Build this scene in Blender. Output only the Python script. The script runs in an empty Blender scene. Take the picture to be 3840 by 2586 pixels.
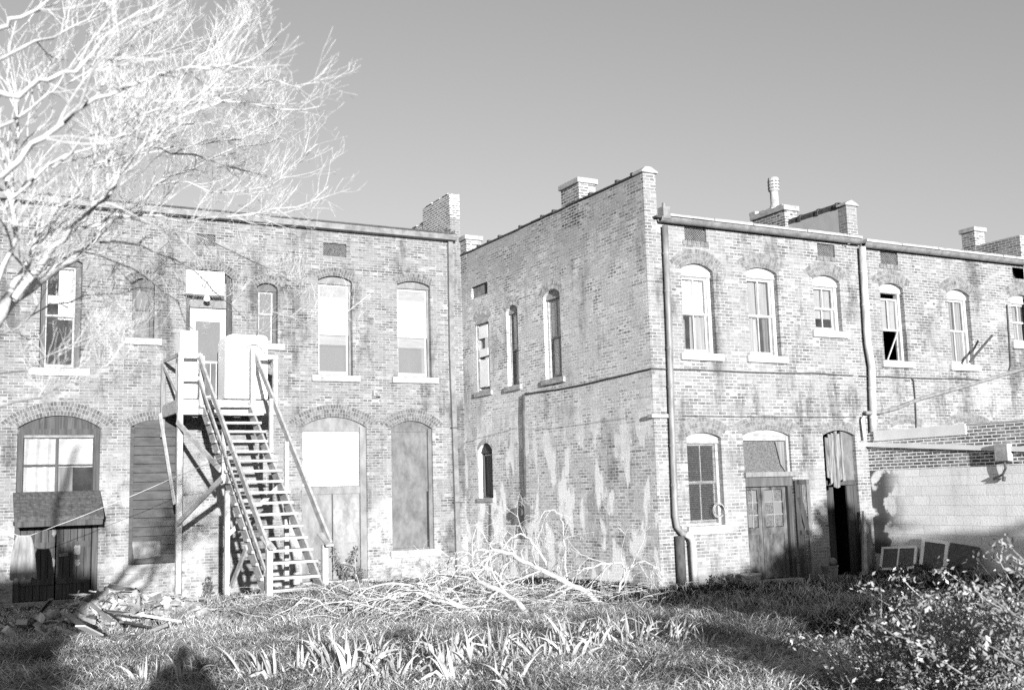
import bpy, bmesh, math, random
import numpy as np
from mathutils import Vector, Matrix, geometry
random.seed(7); rng = np.random.default_rng(7)
D = bpy.data
scene = bpy.context.scene
COL = scene.collection

# ------------------------------------------------------------------ camera frame (metres)
CAM = np.array([-12.983, -26.6, 1.993]); FPX = 4077.29
YAW, PIT, ROL = [math.radians(a) for a in (28.6395, 7.6153, -1.6461)]
FW = np.array([math.sin(YAW)*math.cos(PIT), math.cos(YAW)*math.cos(PIT), math.sin(PIT)])
_r = np.array([math.cos(YAW), -math.sin(YAW), 0.0]); _u = np.cross(_r, FW)
CR = _r*math.cos(ROL) + _u*math.sin(ROL); CU = -_r*math.sin(ROL) + _u*math.cos(ROL)
YB = -8.701            # plane of the nearer facades
XE = 5.903             # plane of the low extension's side wall
SUN = Vector((0.208, 0.970, -0.125)).normalized()   # direction the light travels

def P(px, py, ax, v):
    """world point where the sight line of a measured spot meets the plane axis=v"""
    d = FW + CR*((px-1920)/FPX) - CU*((py-1293)/FPX)
    return Vector(CAM + d*((v-CAM[ax])/d[ax]))

# ground height: smooth blend of surveyed spots
GP = np.array([(-10.7,0,-.2),(-7.6,0,-.33),(-4.8,0,-.16),(-2.8,0,-.18),(-.4,0,-.22),(0,-8.7,0.0),(2.7,-8.7,-.07),(5.4,-8.7,-.1),
  (5.9,-11,.06),(-7.4,-7.2,.17),(-6.4,-6.8,.19),(-13,-26.6,.37),(-9,-17,.28),(-4,-17,.28),(-11,-14,.2),(2,-14,.15),(-12,-6,-.02),
  (-3,-5,0.0),(-8.5,-3.5,-.2),(-5,-12,.15),(8,-20,.3),(-22,-12,.1),(-20,-34,.4),(0,-34,.4)])
def gz(x, y):
    x = np.asarray(x, float); y = np.asarray(y, float)
    d2 = (x[..., None]-GP[:,0])**2 + (y[..., None]-GP[:,1])**2 + .6
    w = 1/d2**2
    return (w*GP[:,2]).sum(-1)/w.sum(-1)
def g(x, y): return float(gz(x, y))

# ------------------------------------------------------------------ materials (all neutral grey: the photograph is black and white)
def nt(name):
    m = D.materials.new(name); m.use_nodes = True
    n = m.node_tree.nodes; l = m.node_tree.links
    return m, n, l, n['Principled BSDF']
def gry(v): return (v, v, v, 1)
def mat(name, a, b=None, rough=.8, scale=(6,6,6), bump=0.0, spec=.3, detail=6, lo=.35, hi=.65, metal=0, island=0.0):
    m, n, l, p = nt(name)
    b = a*.7 if b is None else b
    tc = n.new('ShaderNodeTexCoord'); mp = n.new('ShaderNodeMapping'); mp.inputs['Scale'].default_value = scale
    nz = n.new('ShaderNodeTexNoise'); nz.inputs['Scale'].default_value = 1; nz.inputs['Detail'].default_value = detail
    nz.inputs['Roughness'].default_value = .65
    cr = n.new('ShaderNodeValToRGB'); cr.color_ramp.elements[0].position = lo; cr.color_ramp.elements[1].position = hi
    cr.color_ramp.elements[0].color = gry(b); cr.color_ramp.elements[1].color = gry(a)
    l.new(tc.outputs['Object'], mp.inputs[0]); l.new(mp.outputs[0], nz.inputs[0]); l.new(nz.outputs[0], cr.inputs[0])
    out = cr.outputs[0]
    if island:
        ge = n.new('ShaderNodeNewGeometry'); mr = n.new('ShaderNodeMapRange')
        mr.inputs['To Min'].default_value = 1-island; mr.inputs['To Max'].default_value = 1+island
        mx = n.new('ShaderNodeVectorMath'); mx.operation = 'SCALE'
        l.new(ge.outputs['Random Per Island'], mr.inputs[0]); l.new(out, mx.inputs[0]); l.new(mr.outputs[0], mx.inputs['Scale'])
        out = mx.outputs[0]
    l.new(out, p.inputs['Base Color'])
    p.inputs['Roughness'].default_value = rough; p.inputs['Specular IOR Level'].default_value = spec
    p.inputs['Metallic'].default_value = metal
    if bump:
        bp = n.new('ShaderNodeBump'); bp.inputs['Strength'].default_value = bump; bp.inputs['Distance'].default_value = .02
        l.new(nz.outputs[0], bp.inputs['Height']); l.new(bp.outputs[0], p.inputs['Normal'])
    return m

def mathn(n, l, op, a, b=None, c=None):
    q = n.new('ShaderNodeMath'); q.operation = op
    for i, v in enumerate((a, b, c)):
        if v is None: continue
        if isinstance(v, (int, float)): q.inputs[i].default_value = v
        else: l.new(v, q.inputs[i])
    return q.outputs[0]
def noise(n, l, vec, scale, detail=5, rough=.6):
    q = n.new('ShaderNodeTexNoise'); q.inputs['Scale'].default_value = scale; q.inputs['Detail'].default_value = detail
    q.inputs['Roughness'].default_value = rough; l.new(vec, q.inputs[0]); return q.outputs[0]
def ramp(n, l, fac, a, b):
    q = n.new('ShaderNodeMapRange'); q.interpolation_type = 'SMOOTHSTEP'
    l.new(fac, q.inputs[0]); q.inputs['From Min'].default_value = a; q.inputs['From Max'].default_value = b
    return q.outputs[0]
def mix(n, l, fac, a, b, mode='MIX'):
    q = n.new('ShaderNodeMix'); q.data_type = 'RGBA'; q.blend_type = mode
    for s, v in ((q.inputs[0], fac), (q.inputs['A'] if False else q.inputs[6], a), (q.inputs[7], b)):
        if isinstance(v, (int, float)): s.default_value = v
        elif isinstance(v, tuple): s.default_value = v
        else: l.new(v, s)
    return q.outputs[2]

def brick_mat(name, c1, c2, mortar, worn=.35, pale=.3, pale_z=(0, 0), dark_top=None, bw=.213, bh=.0675, ms=.0075, dark=.55, pale_c=.6, seed=0.0, clean=.4, bare=None, odds=.85, streak=False):
    """running-bond brick: per-brick tone, worn and smeared joints, soot, lime bloom, pale streaks low on the wall"""
    m, n, l, p = nt(name)
    tc = n.new('ShaderNodeTexCoord'); sp = n.new('ShaderNodeSeparateXYZ'); l.new(tc.outputs['Object'], sp.inputs[0])
    u = mathn(n, l, 'ADD', sp.outputs[0], sp.outputs[1])
    co = n.new('ShaderNodeCombineXYZ'); l.new(u, co.inputs[0]); l.new(sp.outputs[2], co.inputs[1]); co.inputs[2].default_value = seed
    wob = n.new('ShaderNodeTexNoise'); wob.inputs['Scale'].default_value = 9; wob.inputs['Detail'].default_value = 2
    l.new(co.outputs[0], wob.inputs[0])
    vm = n.new('ShaderNodeVectorMath'); vm.operation = 'MULTIPLY_ADD'
    l.new(wob.outputs['Color'], vm.inputs[0]); vm.inputs[1].default_value = (.012, .012, 0); l.new(co.outputs[0], vm.inputs[2])
    br = n.new('ShaderNodeTexBrick'); br.offset = .5; br.squash = 1
    br.inputs['Scale'].default_value = 1; br.inputs['Brick Width'].default_value = bw; br.inputs['Row Height'].default_value = bh
    br.inputs['Mortar Size'].default_value = ms; br.inputs['Mortar Smooth'].default_value = .25; br.inputs['Bias'].default_value = -.1
    br.inputs['Color1'].default_value = gry(c1); br.inputs['Color2'].default_value = gry(c2); br.inputs['Mortar'].default_value = gry(mortar)
    l.new(vm.outputs[0], br.inputs['Vector'])
    # odd bricks: over-burnt dark ones and pale ones, more of them in some areas
    row = mathn(n, l, 'FLOOR', mathn(n, l, 'DIVIDE', sp.outputs[2], bh)); odd = mathn(n, l, 'MULTIPLY', mathn(n, l, 'FLOORED_MODULO', row, 2.0), .5)
    cell = mathn(n, l, 'FLOOR', mathn(n, l, 'ADD', mathn(n, l, 'DIVIDE', u, bw), odd))
    cc = n.new('ShaderNodeCombineXYZ'); l.new(cell, cc.inputs[0]); l.new(row, cc.inputs[1]); cc.inputs[2].default_value = seed
    wn = n.new('ShaderNodeTexWhiteNoise'); l.new(cc.outputs[0], wn.inputs[0])
    clus = noise(n, l, co.outputs[0], .9, 4, .6)
    thr = mathn(n, l, 'MULTIPLY_ADD', mathn(n, l, 'SUBTRACT', clus, .5), -2.6, .86)
    od = mathn(n, l, 'GREATER_THAN', wn.outputs['Value'], thr); op_ = mathn(n, l, 'LESS_THAN', wn.outputs['Value'], .10)
    nm_ = mathn(n, l, 'SUBTRACT', 1.0, br.outputs['Fac'])
    bk = mix(n, l, mathn(n, l, 'MULTIPLY', mathn(n, l, 'MULTIPLY', od, nm_), odds), br.outputs['Color'], gry(c1*.45))
    bk = mix(n, l, mathn(n, l, 'MULTIPLY', mathn(n, l, 'MULTIPLY', op_, nm_), .6), bk, gry(min(.8, c2*1.5)))
    # patches where joints are smeared over or washed out
    big = noise(n, l, co.outputs[0], .55, 5, .62)
    med = noise(n, l, co.outputs[0], 2.3, 6, .7)
    fin = noise(n, l, co.outputs[0], 26, 3, .6)
    avg = gry(c1*.45+c2*.35+mortar*.2)
    wash = mathn(n, l, 'MULTIPLY', ramp(n, l, med, clean, clean+.22), worn)
    c = mix(n, l, wash, bk, avg)
    # soot
    st = n.new('ShaderNodeMapping'); st.inputs['Scale'].default_value = (1.5, .5, 1); l.new(co.outputs[0], st.inputs[0])
    soot = noise(n, l, st.outputs[0], 1.0, 7, .7)
    s = mathn(n, l, 'MULTIPLY', ramp(n, l, soot, .49, .66), dark)
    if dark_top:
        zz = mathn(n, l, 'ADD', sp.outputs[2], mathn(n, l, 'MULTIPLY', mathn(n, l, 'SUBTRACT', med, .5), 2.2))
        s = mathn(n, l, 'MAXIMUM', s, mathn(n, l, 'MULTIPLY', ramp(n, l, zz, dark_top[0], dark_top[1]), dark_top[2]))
    dk = mathn(n, l, 'SUBTRACT', 1.0, mathn(n, l, 'MULTIPLY', s, .62))
    c = mix(n, l, 1.0, c, dk, 'MULTIPLY')
    # lime bloom; with streak set, pale upright patches
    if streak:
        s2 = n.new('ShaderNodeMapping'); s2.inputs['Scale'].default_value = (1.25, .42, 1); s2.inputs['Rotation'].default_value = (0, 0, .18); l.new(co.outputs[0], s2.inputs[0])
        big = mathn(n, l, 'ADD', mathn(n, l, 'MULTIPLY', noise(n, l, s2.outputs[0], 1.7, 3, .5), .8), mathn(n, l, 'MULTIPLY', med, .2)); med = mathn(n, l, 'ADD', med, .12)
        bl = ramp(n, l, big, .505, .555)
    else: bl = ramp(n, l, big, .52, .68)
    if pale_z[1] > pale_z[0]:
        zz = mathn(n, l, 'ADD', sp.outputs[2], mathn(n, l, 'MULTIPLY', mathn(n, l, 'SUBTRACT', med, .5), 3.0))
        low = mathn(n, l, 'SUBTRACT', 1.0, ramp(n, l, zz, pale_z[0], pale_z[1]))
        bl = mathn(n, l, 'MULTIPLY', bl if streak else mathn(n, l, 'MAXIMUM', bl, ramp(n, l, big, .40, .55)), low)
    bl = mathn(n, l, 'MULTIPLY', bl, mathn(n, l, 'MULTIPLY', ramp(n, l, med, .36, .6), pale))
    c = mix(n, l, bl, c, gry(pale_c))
    if bare:
        bm_ = mathn(n, l, 'MULTIPLY', ramp(n, l, sp.outputs[1], bare[0], bare[1]), ramp(n, l, noise(n, l, co.outputs[0], 1.9, 4, .55), .46, .52))
        c = mix(n, l, bm_, c, gry(.11))
    gr = mathn(n, l, 'MULTIPLY_ADD', fin, .5, .75)
    c = mix(n, l, 1.0, c, gr, 'MULTIPLY')
    l.new(c, p.inputs['Base Color']); p.inputs['Roughness'].default_value = .92; p.inputs['Specular IOR Level'].default_value = .15
    bp = n.new('ShaderNodeBump'); bp.inputs['Strength'].default_value = .55; bp.inputs['Distance'].default_value = .012
    hh = mathn(n, l, 'ADD', mathn(n, l, 'MULTIPLY', br.outputs['Fac'], -.8), mathn(n, l, 'MULTIPLY', fin, .5))
    l.new(hh, bp.inputs['Height']); l.new(bp.outputs[0], p.inputs['Normal'])
    return m

def glass_mat(name, tint, op=.35, rough=.04):
    """thin old pane: part see-through, part dusty, with a sharp reflection"""
    m, n, l, p = nt(name)
    n.remove(p); out = n['Material Output']
    tr = n.new('ShaderNodeBsdfTransparent'); tr.inputs[0].default_value = gry(.97)
    df = n.new('ShaderNodeBsdfDiffuse'); df.inputs[0].default_value = gry(tint)
    gl = n.new('ShaderNodeBsdfGlossy'); gl.inputs['Roughness'].default_value = rough; gl.inputs[0].default_value = gry(.9)
    fr = n.new('ShaderNodeFresnel'); fr.inputs[0].default_value = 1.5
    tc = n.new('ShaderNodeTexCoord'); nz = n.new('ShaderNodeTexNoise'); nz.inputs['Scale'].default_value = 2.2; nz.inputs['Detail'].default_value = 5
    l.new(tc.outputs['Object'], nz.inputs[0])
    f2 = mathn(n, l, 'MULTIPLY_ADD', nz.outputs[0], .2, op-.1)
    a = n.new('ShaderNodeMixShader'); l.new(f2, a.inputs[0]); l.new(tr.outputs[0], a.inputs[1]); l.new(df.outputs[0], a.inputs[2])
    ge = n.new('ShaderNodeNewGeometry'); fo = mathn(n, l, 'MULTIPLY', fr.outputs[0], mathn(n, l, 'SUBTRACT', 1.0, ge.outputs['Backfacing']))
    b = n.new('ShaderNodeMixShader'); l.new(fo, b.inputs[0]); l.new(a.outputs[0], b.inputs[1]); l.new(gl.outputs[0], b.inputs[2])
    l.new(b.outputs[0], out.inputs[0])
    return m

M = {}
M['brickA'] = brick_mat('brick_left', .11, .25, .40, worn=.75, pale=.7, pale_z=(1.5, 4.2), seed=1.3, dark=.9, pale_c=.50, clean=.38, ms=.0075, odds=.55)
M['brickB'] = brick_mat('brick_middle', .14, .29, .48, worn=.65, pale=.4, seed=4.1, dark=.9, pale_z=(1.0, 3.0), pale_c=.42, ms=.0075, clean=.38, odds=.5)
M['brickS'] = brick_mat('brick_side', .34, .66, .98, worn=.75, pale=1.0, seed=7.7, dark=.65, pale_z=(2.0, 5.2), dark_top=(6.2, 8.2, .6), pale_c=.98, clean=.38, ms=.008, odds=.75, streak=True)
M['brickC'] = brick_mat('brick_right', .13, .275, .47, worn=.55, pale=.25, seed=11.9, dark=.85, ms=.0075, clean=.38, odds=.5)
M['brickK'] = brick_mat('brick_chimney', .13, .28, .60, worn=.2, pale=.2, seed=3.3, dark=.5, ms=.009)
M['brickP'] = brick_mat('brick_parapet', .16, .34, .80, worn=.1, pale=.3, seed=5.3, dark=.3, ms=.014)
M['brickE'] = brick_mat('brick_extension', .16, .34, .90, worn=.1, pale=.2, seed=9.3, dark=.3, ms=.012)
M['arch'] = mat('arch_brick', .18, .08, .9, (9, 9, 9), .4, .1, island=.3)
M['arch_b'] = mat('arch_brick_pale', .24, .11, .9, (9, 9, 9), .4, .1, island=.22)
M['arch_s'] = mat('arch_brick_side', .52, .30, .9, (9, 9, 9), .4, .1, island=.25)
M['joint'] = mat('arch_mortar', .36, .24, .95, (14, 14, 14), .3, .1)
M['whitewash'] = brick_mat('whitewashed_block', .80, .95, .60, worn=.35, pale=.7, bw=.41, bh=.205, ms=.005, seed=2.2, dark=.28, pale_c=.92, bare=(3.0, 3.7), odds=0.0)
M['white'] = mat('white_paint', 0.5, 0.34, .55, (3, 3, 9), .15, .3, lo=.25, hi=.55)
M['white2'] = mat('old_white_paint', 0.42, 0.2, .7, (5, 5, 14), .25, .2, lo=.3, hi=.6)
M['stone'] = mat('limestone', 0.46, 0.28, .85, (9, 9, 9), .3, .1)
M['wood'] = mat('grey_weathered_wood', 0.28, 0.14, .85, (14, 14, 3), .35, .15, lo=.3, hi=.7)
M['woodp'] = mat('pale_stair_wood', 0.48, 0.26, .8, (10, 4, 10), .3, .15, lo=.3, hi=.65)
M['woodd'] = mat('dark_stained_wood', .10, .03, .75, (16, 16, 1.2), .35, .25, lo=.3, hi=.7)
M['woodm'] = mat('brown_painted_wood', 0.14, 0.07, .7, (12, 12, 1.6), .3, .25, lo=.3, hi=.7)
M['siding'] = mat('painted_siding', 0.09, 0.05, .7, (3, 3, 9), .2, .25)
M['ply'] = mat('grey_plywood', 0.2, 0.09, .8, (5, 5, 3), .25, .15, lo=.3, hi=.7)
M['panelgrey'] = mat('grey_painted_panel', 0.27, 0.15, .75, (4, 4, 2), .2, .2)
M['doorgrime'] = mat('grimy_grey_door', 0.16, 0.04, .8, (5, 5, 2.2), .3, .2, lo=.38, hi=.66)
M['ragged'] = mat('ragged_weathered_board', 0.3, 0.08, .9, (20, 20, 2.2), .4, .1, lo=.35, hi=.65)
M['panelpale'] = mat('pale_worn_panel', 0.34, 0.18, .8, (5, 5, 3), .2, .2)
M['drape'] = mat('light_cotton_drape', .42, .26, .85, (12, 12, .8), .0, .1)
M['dark'] = mat('dark_interior', .035, .02, .95, (3, 3, 3), 0, .05)
M['roof'] = mat('roofing_felt', .10, .06, .9, (4, 4, 4), .2, .1)
M['shingle'] = mat('worn_shingle', 0.11, 0.05, .9, (12, 12, 12), .3, .1)
M['zinc'] = mat('painted_gutter_metal', 0.24, 0.13, .5, (5, 5, 5), .1, .35)
M['pipe'] = mat('grey_pipe_metal', 0.28, 0.14, .5, (7, 7, 2), .1, .4)
M['pipew'] = mat('white_pipe_metal', 0.6, 0.34, .45, (7, 7, 2), .1, .35)
M['iron'] = mat('rusty_iron', .10, .05, .8, (12, 12, 6), .3, .25)
M['appl'] = mat('white_enamel', .86, .74, .4, (2, 2, 2), .0, .4)
M['blind'] = mat('white_window_blind', .86, .78, .8, (3, 3, 20), .0, .1)
M['blindg'] = mat('pale_grey_blind', 0.29, 0.24, .8, (3, 3, 14), .0, .1)
M['curtain'] = mat('lace_curtain', 0.26, 0.1, .9, (16, 16, .8), .0, .1, lo=.3, hi=.65)
M['cloth'] = mat('grubby_white_cloth', 0.32, 0.16, .9, (9, 9, 2), .2, .1)
M['paper'] = mat('old_paper', 0.28, 0.14, .85, (6, 6, 6), .1, .1)
M['glass'] = glass_mat('window_glass', .30, .07)
M['glassl'] = glass_mat('milky_window_glass', .62, .75)
M['glassd'] = glass_mat('dark_window_glass', .12, .2)
M['glassg'] = glass_mat('dusty_window_glass', .26, .5)
M['glassw'] = glass_mat('sky_bright_glass', .95, .95)
M['screen'] = mat('dusty_screen_mesh', .17, .06, .8, (30, 30, 30), .2, .2)
M['lattice'] = mat('vent_lattice', 0.3, 0.18, .7, (12, 12, 12), .1, .3)
M['stucco'] = mat('smooth_cement_render', .50, .44, .9, (3, 3, 3), .1, .1)
M['bark'] = mat('pale_tree_bark', 0.66, 0.40, .85, (14, 14, 14), .3, .1)
M['deadwood'] = mat('bleached_dead_branch', 0.64, 0.3, .85, (20, 20, 20), .3, .1)
M['soil'] = mat('trodden_soil', 0.035, 0.01, .95, (3.5, 3.5, 3.5), .6, 0.0)
M['leaf'] = mat('evergreen_leaf', .09, .05, .6, (8, 8, 8), .0, .3, island=.4)
M['shrub'] = mat('pale_shrub_leaf', 0.42, 0.14, .7, (6, 6, 6), .0, .25, island=.5)
M['weed'] = mat('dark_weed_leaf', .16, .08, .7, (8, 8, 8), .0, .25, island=.4)
M['iris'] = mat('iris_leaf', 0.52, 0.2, .6, (7, 7, 3), .0, .3, island=.25)
M['grass'] = mat('dry_turf', 0.68, 0.08, .8, (.9, .9, .9), .0, 0.0, lo=.36, hi=.62, island=.6)
M['grass_shade'] = mat('shadow_toned_grass', 0.036, 0.009, .8, (.9, .9, .9), .0, 0.0, lo=.36, hi=.62, island=.6)  # yard shadow put into the colour: turf toned near black
M['litter'] = mat('dead_leaf_litter', .42, .06, .9, (1.5, 1.5, 1.5), .0, 0.0, island=.8)
M['straw'] = mat('straw', 0.66, 0.16, .8, (1.2, 1.2, 1.2), .0, 0.0, lo=.36, hi=.62, island=.5)
M['debris'] = mat('broken_rubble', 0.5, 0.14, .9, (4, 4, 4), .3, .1, island=.6)
M['skin'] = mat('person_clothes', .12, .07, .9, (6, 6, 6))
M['concrete'] = mat('old_concrete', .36, .22, .9, (7, 7, 7), .3, .1)

# ------------------------------------------------------------------ mesh builder
class MB:
    def __init__(s): s.v = []; s.f = []
    def add(s, vs, fs):
        o = len(s.v); s.v += [tuple(map(float, q)) for q in vs]; s.f += [tuple(i+o for i in q) for q in fs]
        return s
    def box(s, a, b):
        x0, y0, z0 = [min(p, q) for p, q in zip(a, b)]; x1, y1, z1 = [max(p, q) for p, q in zip(a, b)]
        return s.add([(x0,y0,z0),(x1,y0,z0),(x1,y1,z0),(x0,y1,z0),(x0,y0,z1),(x1,y0,z1),(x1,y1,z1),(x0,y1,z1)],
                     [(0,3,2,1),(4,5,6,7),(0,1,5,4),(1,2,6,5),(2,3,7,6),(3,0,4,7)])
    def beam(s, a, b, w, h, up=(0,0,1)):
        """rectangular timber from a to b: w across, h along up"""
        a = Vector(a); b = Vector(b); d = (b-a).normalized(); r = d.cross(Vector(up))
        if r.length < 1e-4: r = d.cross(Vector((0,1,0)))
        r.normalize(); t = r.cross(d).normalized(); r = r*w/2; t = t*h/2
        vs = [a-r-t, a+r-t, a+r+t, a-r+t, b-r-t, b+r-t, b+r+t, b-r+t]
        return s.add(vs, [(0,1,2,3),(7,6,5,4),(0,4,5,1),(1,5,6,2),(2,6,7,3),(3,7,4,0)])
    def tube(s, pts, rad, n=8, cap=True):
        pts = [Vector(p) for p in pts]
        if not isinstance(rad, (list, tuple)): rad = [rad]*len(pts)
        o = len(s.v); ref = Vector((.37, .21, .9)).normalized()
        for i, p in enumerate(pts):
            d = (pts[min(i+1, len(pts)-1)]-pts[max(i-1, 0)])
            d = d.normalized() if d.length > 1e-9 else Vector((0,0,1))
            a = d.cross(ref)
            if a.length < .05: a = d.cross(Vector((1,0,0)))
            a.normalize(); b = d.cross(a)
            for k in range(n):
                t = 2*math.pi*k/n; q = p + (a*math.cos(t)+b*math.sin(t))*rad[i]; s.v.append((q.x, q.y, q.z))
        for i in range(len(pts)-1):
            for k in range(n):
                k2 = (k+1) % n
                s.f.append((o+i*n+k, o+i*n+k2, o+(i+1)*n+k2, o+(i+1)*n+k))
        if cap:
            s.f.append(tuple(o+k for k in range(n))[::-1]); s.f.append(tuple(o+(len(pts)-1)*n+k for k in range(n)))
        return s
    def lathe(s, c, prof, n=16):
        c = Vector(c); o = len(s.v)
        for r, z in prof:
            for k in range(n):
                t = 2*math.pi*k/n; s.v.append((c.x+r*math.cos(t), c.y+r*math.sin(t), c.z+z))
        for i in range(len(prof)-1):
            for k in range(n):
                k2 = (k+1) % n; s.f.append((o+i*n+k, o+i*n+k2, o+(i+1)*n+k2, o+(i+1)*n+k))
        return s
    def prism(s, poly, fn, d0, d1):
        """closed 2-D outline poly extruded from depth d0 to d1 through fn(a,z,d)"""
        n = len(poly); vs = [fn(a, z, d0) for a, z in poly] + [fn(a, z, d1) for a, z in poly]
        tris = geometry.tessellate_polygon([[Vector((a, z, 0)) for a, z in poly]])
        fs = [tuple(t) for t in tris] + [tuple(i+n for i in t[::-1]) for t in tris]
        fs += [(i, (i+1) % n, (i+1) % n+n, i+n) for i in range(n)]
        return s.add(vs, fs)
    def build(s, name, m, parent=None, smooth=False, bevel=0):
        me = D.meshes.new(name); base = Vector((0,0,0))
        if parent is not None:
            q = parent
            while q is not None: base += q.location; q = q.parent
        me.from_pydata([(x-base.x, y-base.y, z-base.z) for x, y, z in s.v], [], s.f)
        if smooth:
            bm = bmesh.new(); bm.from_mesh(me); bmesh.ops.recalc_face_normals(bm, faces=bm.faces); bm.to_mesh(me); bm.free()
            me.polygons.foreach_set('use_smooth', [True]*len(me.polygons))
        else:
            bm = bmesh.new(); bm.from_mesh(me); bmesh.ops.recalc_face_normals(bm, faces=bm.faces); bm.to_mesh(me); bm.free()
        me.materials.append(m)
        o = D.objects.new(name, me); COL.objects.link(o)
        if parent is not None: o.parent = parent
        if bevel:
            b = o.modifiers.new('soft_edges', 'BEVEL'); b.width = bevel; b.segments = 2; b.limit_method = 'ANGLE'
        return o

def tag(o, label=None, cat=None, group=None, kind=None):
    if label: o['label'] = label
    if cat: o['category'] = cat
    if group: o['group'] = group
    if kind: o['kind'] = kind
    return o
def empty(name, loc, label, cat, group=None):
    o = D.objects.new(name, None); COL.objects.link(o); o.location = loc; o.empty_display_size = .2
    return tag(o, label, cat, group)

# plane frames: (a along the wall, z, d into the wall)
def FA(a, z, d=0): return (a, d, z)
def FB(a, z, d=0): return (a, YB+d, z)
def FS(a, z, d=0): return (d, a, z)
def FE(a, z, d=0): return (XE+d, a, z)
PL = {'A': (FA, 1, 0.0, 0), 'B': (FB, 1, YB, 0), 'S': (FS, 0, 0.0, 1), 'E': (FE, 0, XE, 1)}
def on(pl, px, py):
    fn, ax, v, k = PL[pl]; q = P(px, py, ax, v); return (q[k], q.z)

def arc(a0, a1, zs, zc, n=12, off=0.0):
    w = abs(a1-a0)/2; h = max(zc-zs, 1e-3); R = (w*w+h*h)/(2*h); c = (a0+a1)/2; zc0 = zc-R
    th = math.asin(min(1, w/R)) if h <= w else math.pi-math.asin(min(1, w/R))
    sg = 1 if a1 > a0 else -1
    return [(c-sg*(R+off)*math.sin(th*(1-2*i/n)), zc0+(R+off)*math.cos(th*(1-2*i/n))) for i in range(n+1)]
def opening(a0, a1, z0, zs, zc, n=12):
    """closed outline of an arched opening, from lower left round the arch to lower right"""
    lo, hi = min(a0, a1), max(a0, a1)
    return [(lo, z0)] + arc(lo, hi, zs, zc, n) + [(hi, z0)]
def measure(pl, l, r, ysill, yspring, ycrown):
    xm = (l+r)/2; ym = (ysill+yspring)/2
    a0 = on(pl, l, ym)[0]; a1 = on(pl, r, ym)[0]
    if a0 > a1: a0, a1 = a1, a0
    return dict(a0=a0, a1=a1, z0=on(pl, xm, ysill)[1], zs=on(pl, xm, yspring)[1], zc=on(pl, xm, ycrown)[1])

def wall(name, pl, outline, holes, m, parent, reveal=.32):
    fn = PL[pl][0]; mb = MB()
    loops = [outline]+holes
    flat = [q for lp in loops for q in lp]
    tris = geometry.tessellate_polygon([[Vector((a, z, 0)) for a, z in lp] for lp in loops])
    mb.add([fn(a, z, 0) for a, z in flat], [tuple(t) for t in tris])
    for lp in holes:
        n = len(lp)
        mb.add([fn(a, z, 0) for a, z in lp]+[fn(a, z, reveal) for a, z in lp], [(i, (i+1) % n, (i+1) % n+n, i+n) for i in range(n)])
    me = D.meshes.new(name); base = Vector((0,0,0)); q = parent
    while q is not None: base += q.location; q = q.parent
    me.from_pydata([(x-base.x, y-base.y, z-base.z) for x, y, z in mb.v], [], mb.f); me.materials.append(m)
    o = D.objects.new(name, me); COL.objects.link(o); o.parent = parent
    return o

def brick_arch(pl, w, parent, m, rings=2, bh=.105):
    """rowlock courses over an opening, each brick its own block a hair proud of a mortar bed"""
    fn = PL[pl][0]; mb = MB(); jb = MB()
    lo, hi = w['a0'], w['a1']
    base = arc(lo, hi, w['zs'], w['zc'], 24); W = abs(hi-lo)/2; h = w['zc']-w['zs']; R = (W*W+h*h)/(2*h); c = (lo+hi)/2; z0 = w['zc']-R
    th = math.asin(min(1, W/R))
    for k in range(rings):
        r0 = R+.006+k*bh; r1 = R+(k+1)*bh-.006; t1 = th*(1+.10*k)
        n = max(5, int(2*t1*(r0+r1)/2/.072))
        for i in range(n):
            a = -t1+2*t1*(i+.07)/n; b = -t1+2*t1*(i+.93)/n
            vs = [(r0, a), (r0, b), (r1, b), (r1, a)]
            pd = -.007+random.uniform(-.003, .003)
            mb.prism([(c+r*math.sin(t), z0+r*math.cos(t)) for r, t in vs], fn, pd, .03)
    for k in range(rings):
        t1 = th*(1+.10*k); n = 24; ra, rb = R+.003+k*bh, R+(k+1)*bh-.001
        ring = [(c+ra*math.sin(-t1+2*t1*i/n), z0+ra*math.cos(-t1+2*t1*i/n)) for i in range(n+1)]
        ring += [(c+rb*math.sin(t1-2*t1*i/n), z0+rb*math.cos(t1-2*t1*i/n)) for i in range(n+1)]
        jb.prism(ring, fn, -.003, .02)
    o = mb.build('brick_arch', m, parent)
    jb.build('mortar_bed', M['joint'], o)
    return o

def frame_rect(mb, fn, a0, a1, z0, z1, w, d0, d1, wb=None, wt=None):
    wb = w if wb is None else wb; wt = w if wt is None else wt
    for (p, q, r, s) in ((a0, a0+w, z0, z1), (a1-w, a1, z0, z1), (a0+w, a1-w, z0, z0+wb), (a0+w, a1-w, z1-wt, z1)):
        mb.add([fn(p, r, d0), fn(q, r, d0), fn(q, s, d0), fn(p, s, d0), fn(p, r, d1), fn(q, r, d1), fn(q, s, d1), fn(p, s, d1)],
               [(0,1,2,3),(7,6,5,4),(0,4,5,1),(1,5,6,2),(2,6,7,3),(3,7,4,0)])
def slab(mb, fn, a0, a1, z0, z1, d0, d1):
    mb.add([fn(a0, z0, d0), fn(a1, z0, d0), fn(a1, z1, d0), fn(a0, z1, d0), fn(a0, z0, d1), fn(a1, z0, d1), fn(a1, z1, d1), fn(a0, z1, d1)],
           [(0,1,2,3),(7,6,5,4),(0,4,5,1),(1,5,6,2),(2,6,7,3),(3,7,4,0)])
    return mb
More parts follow.
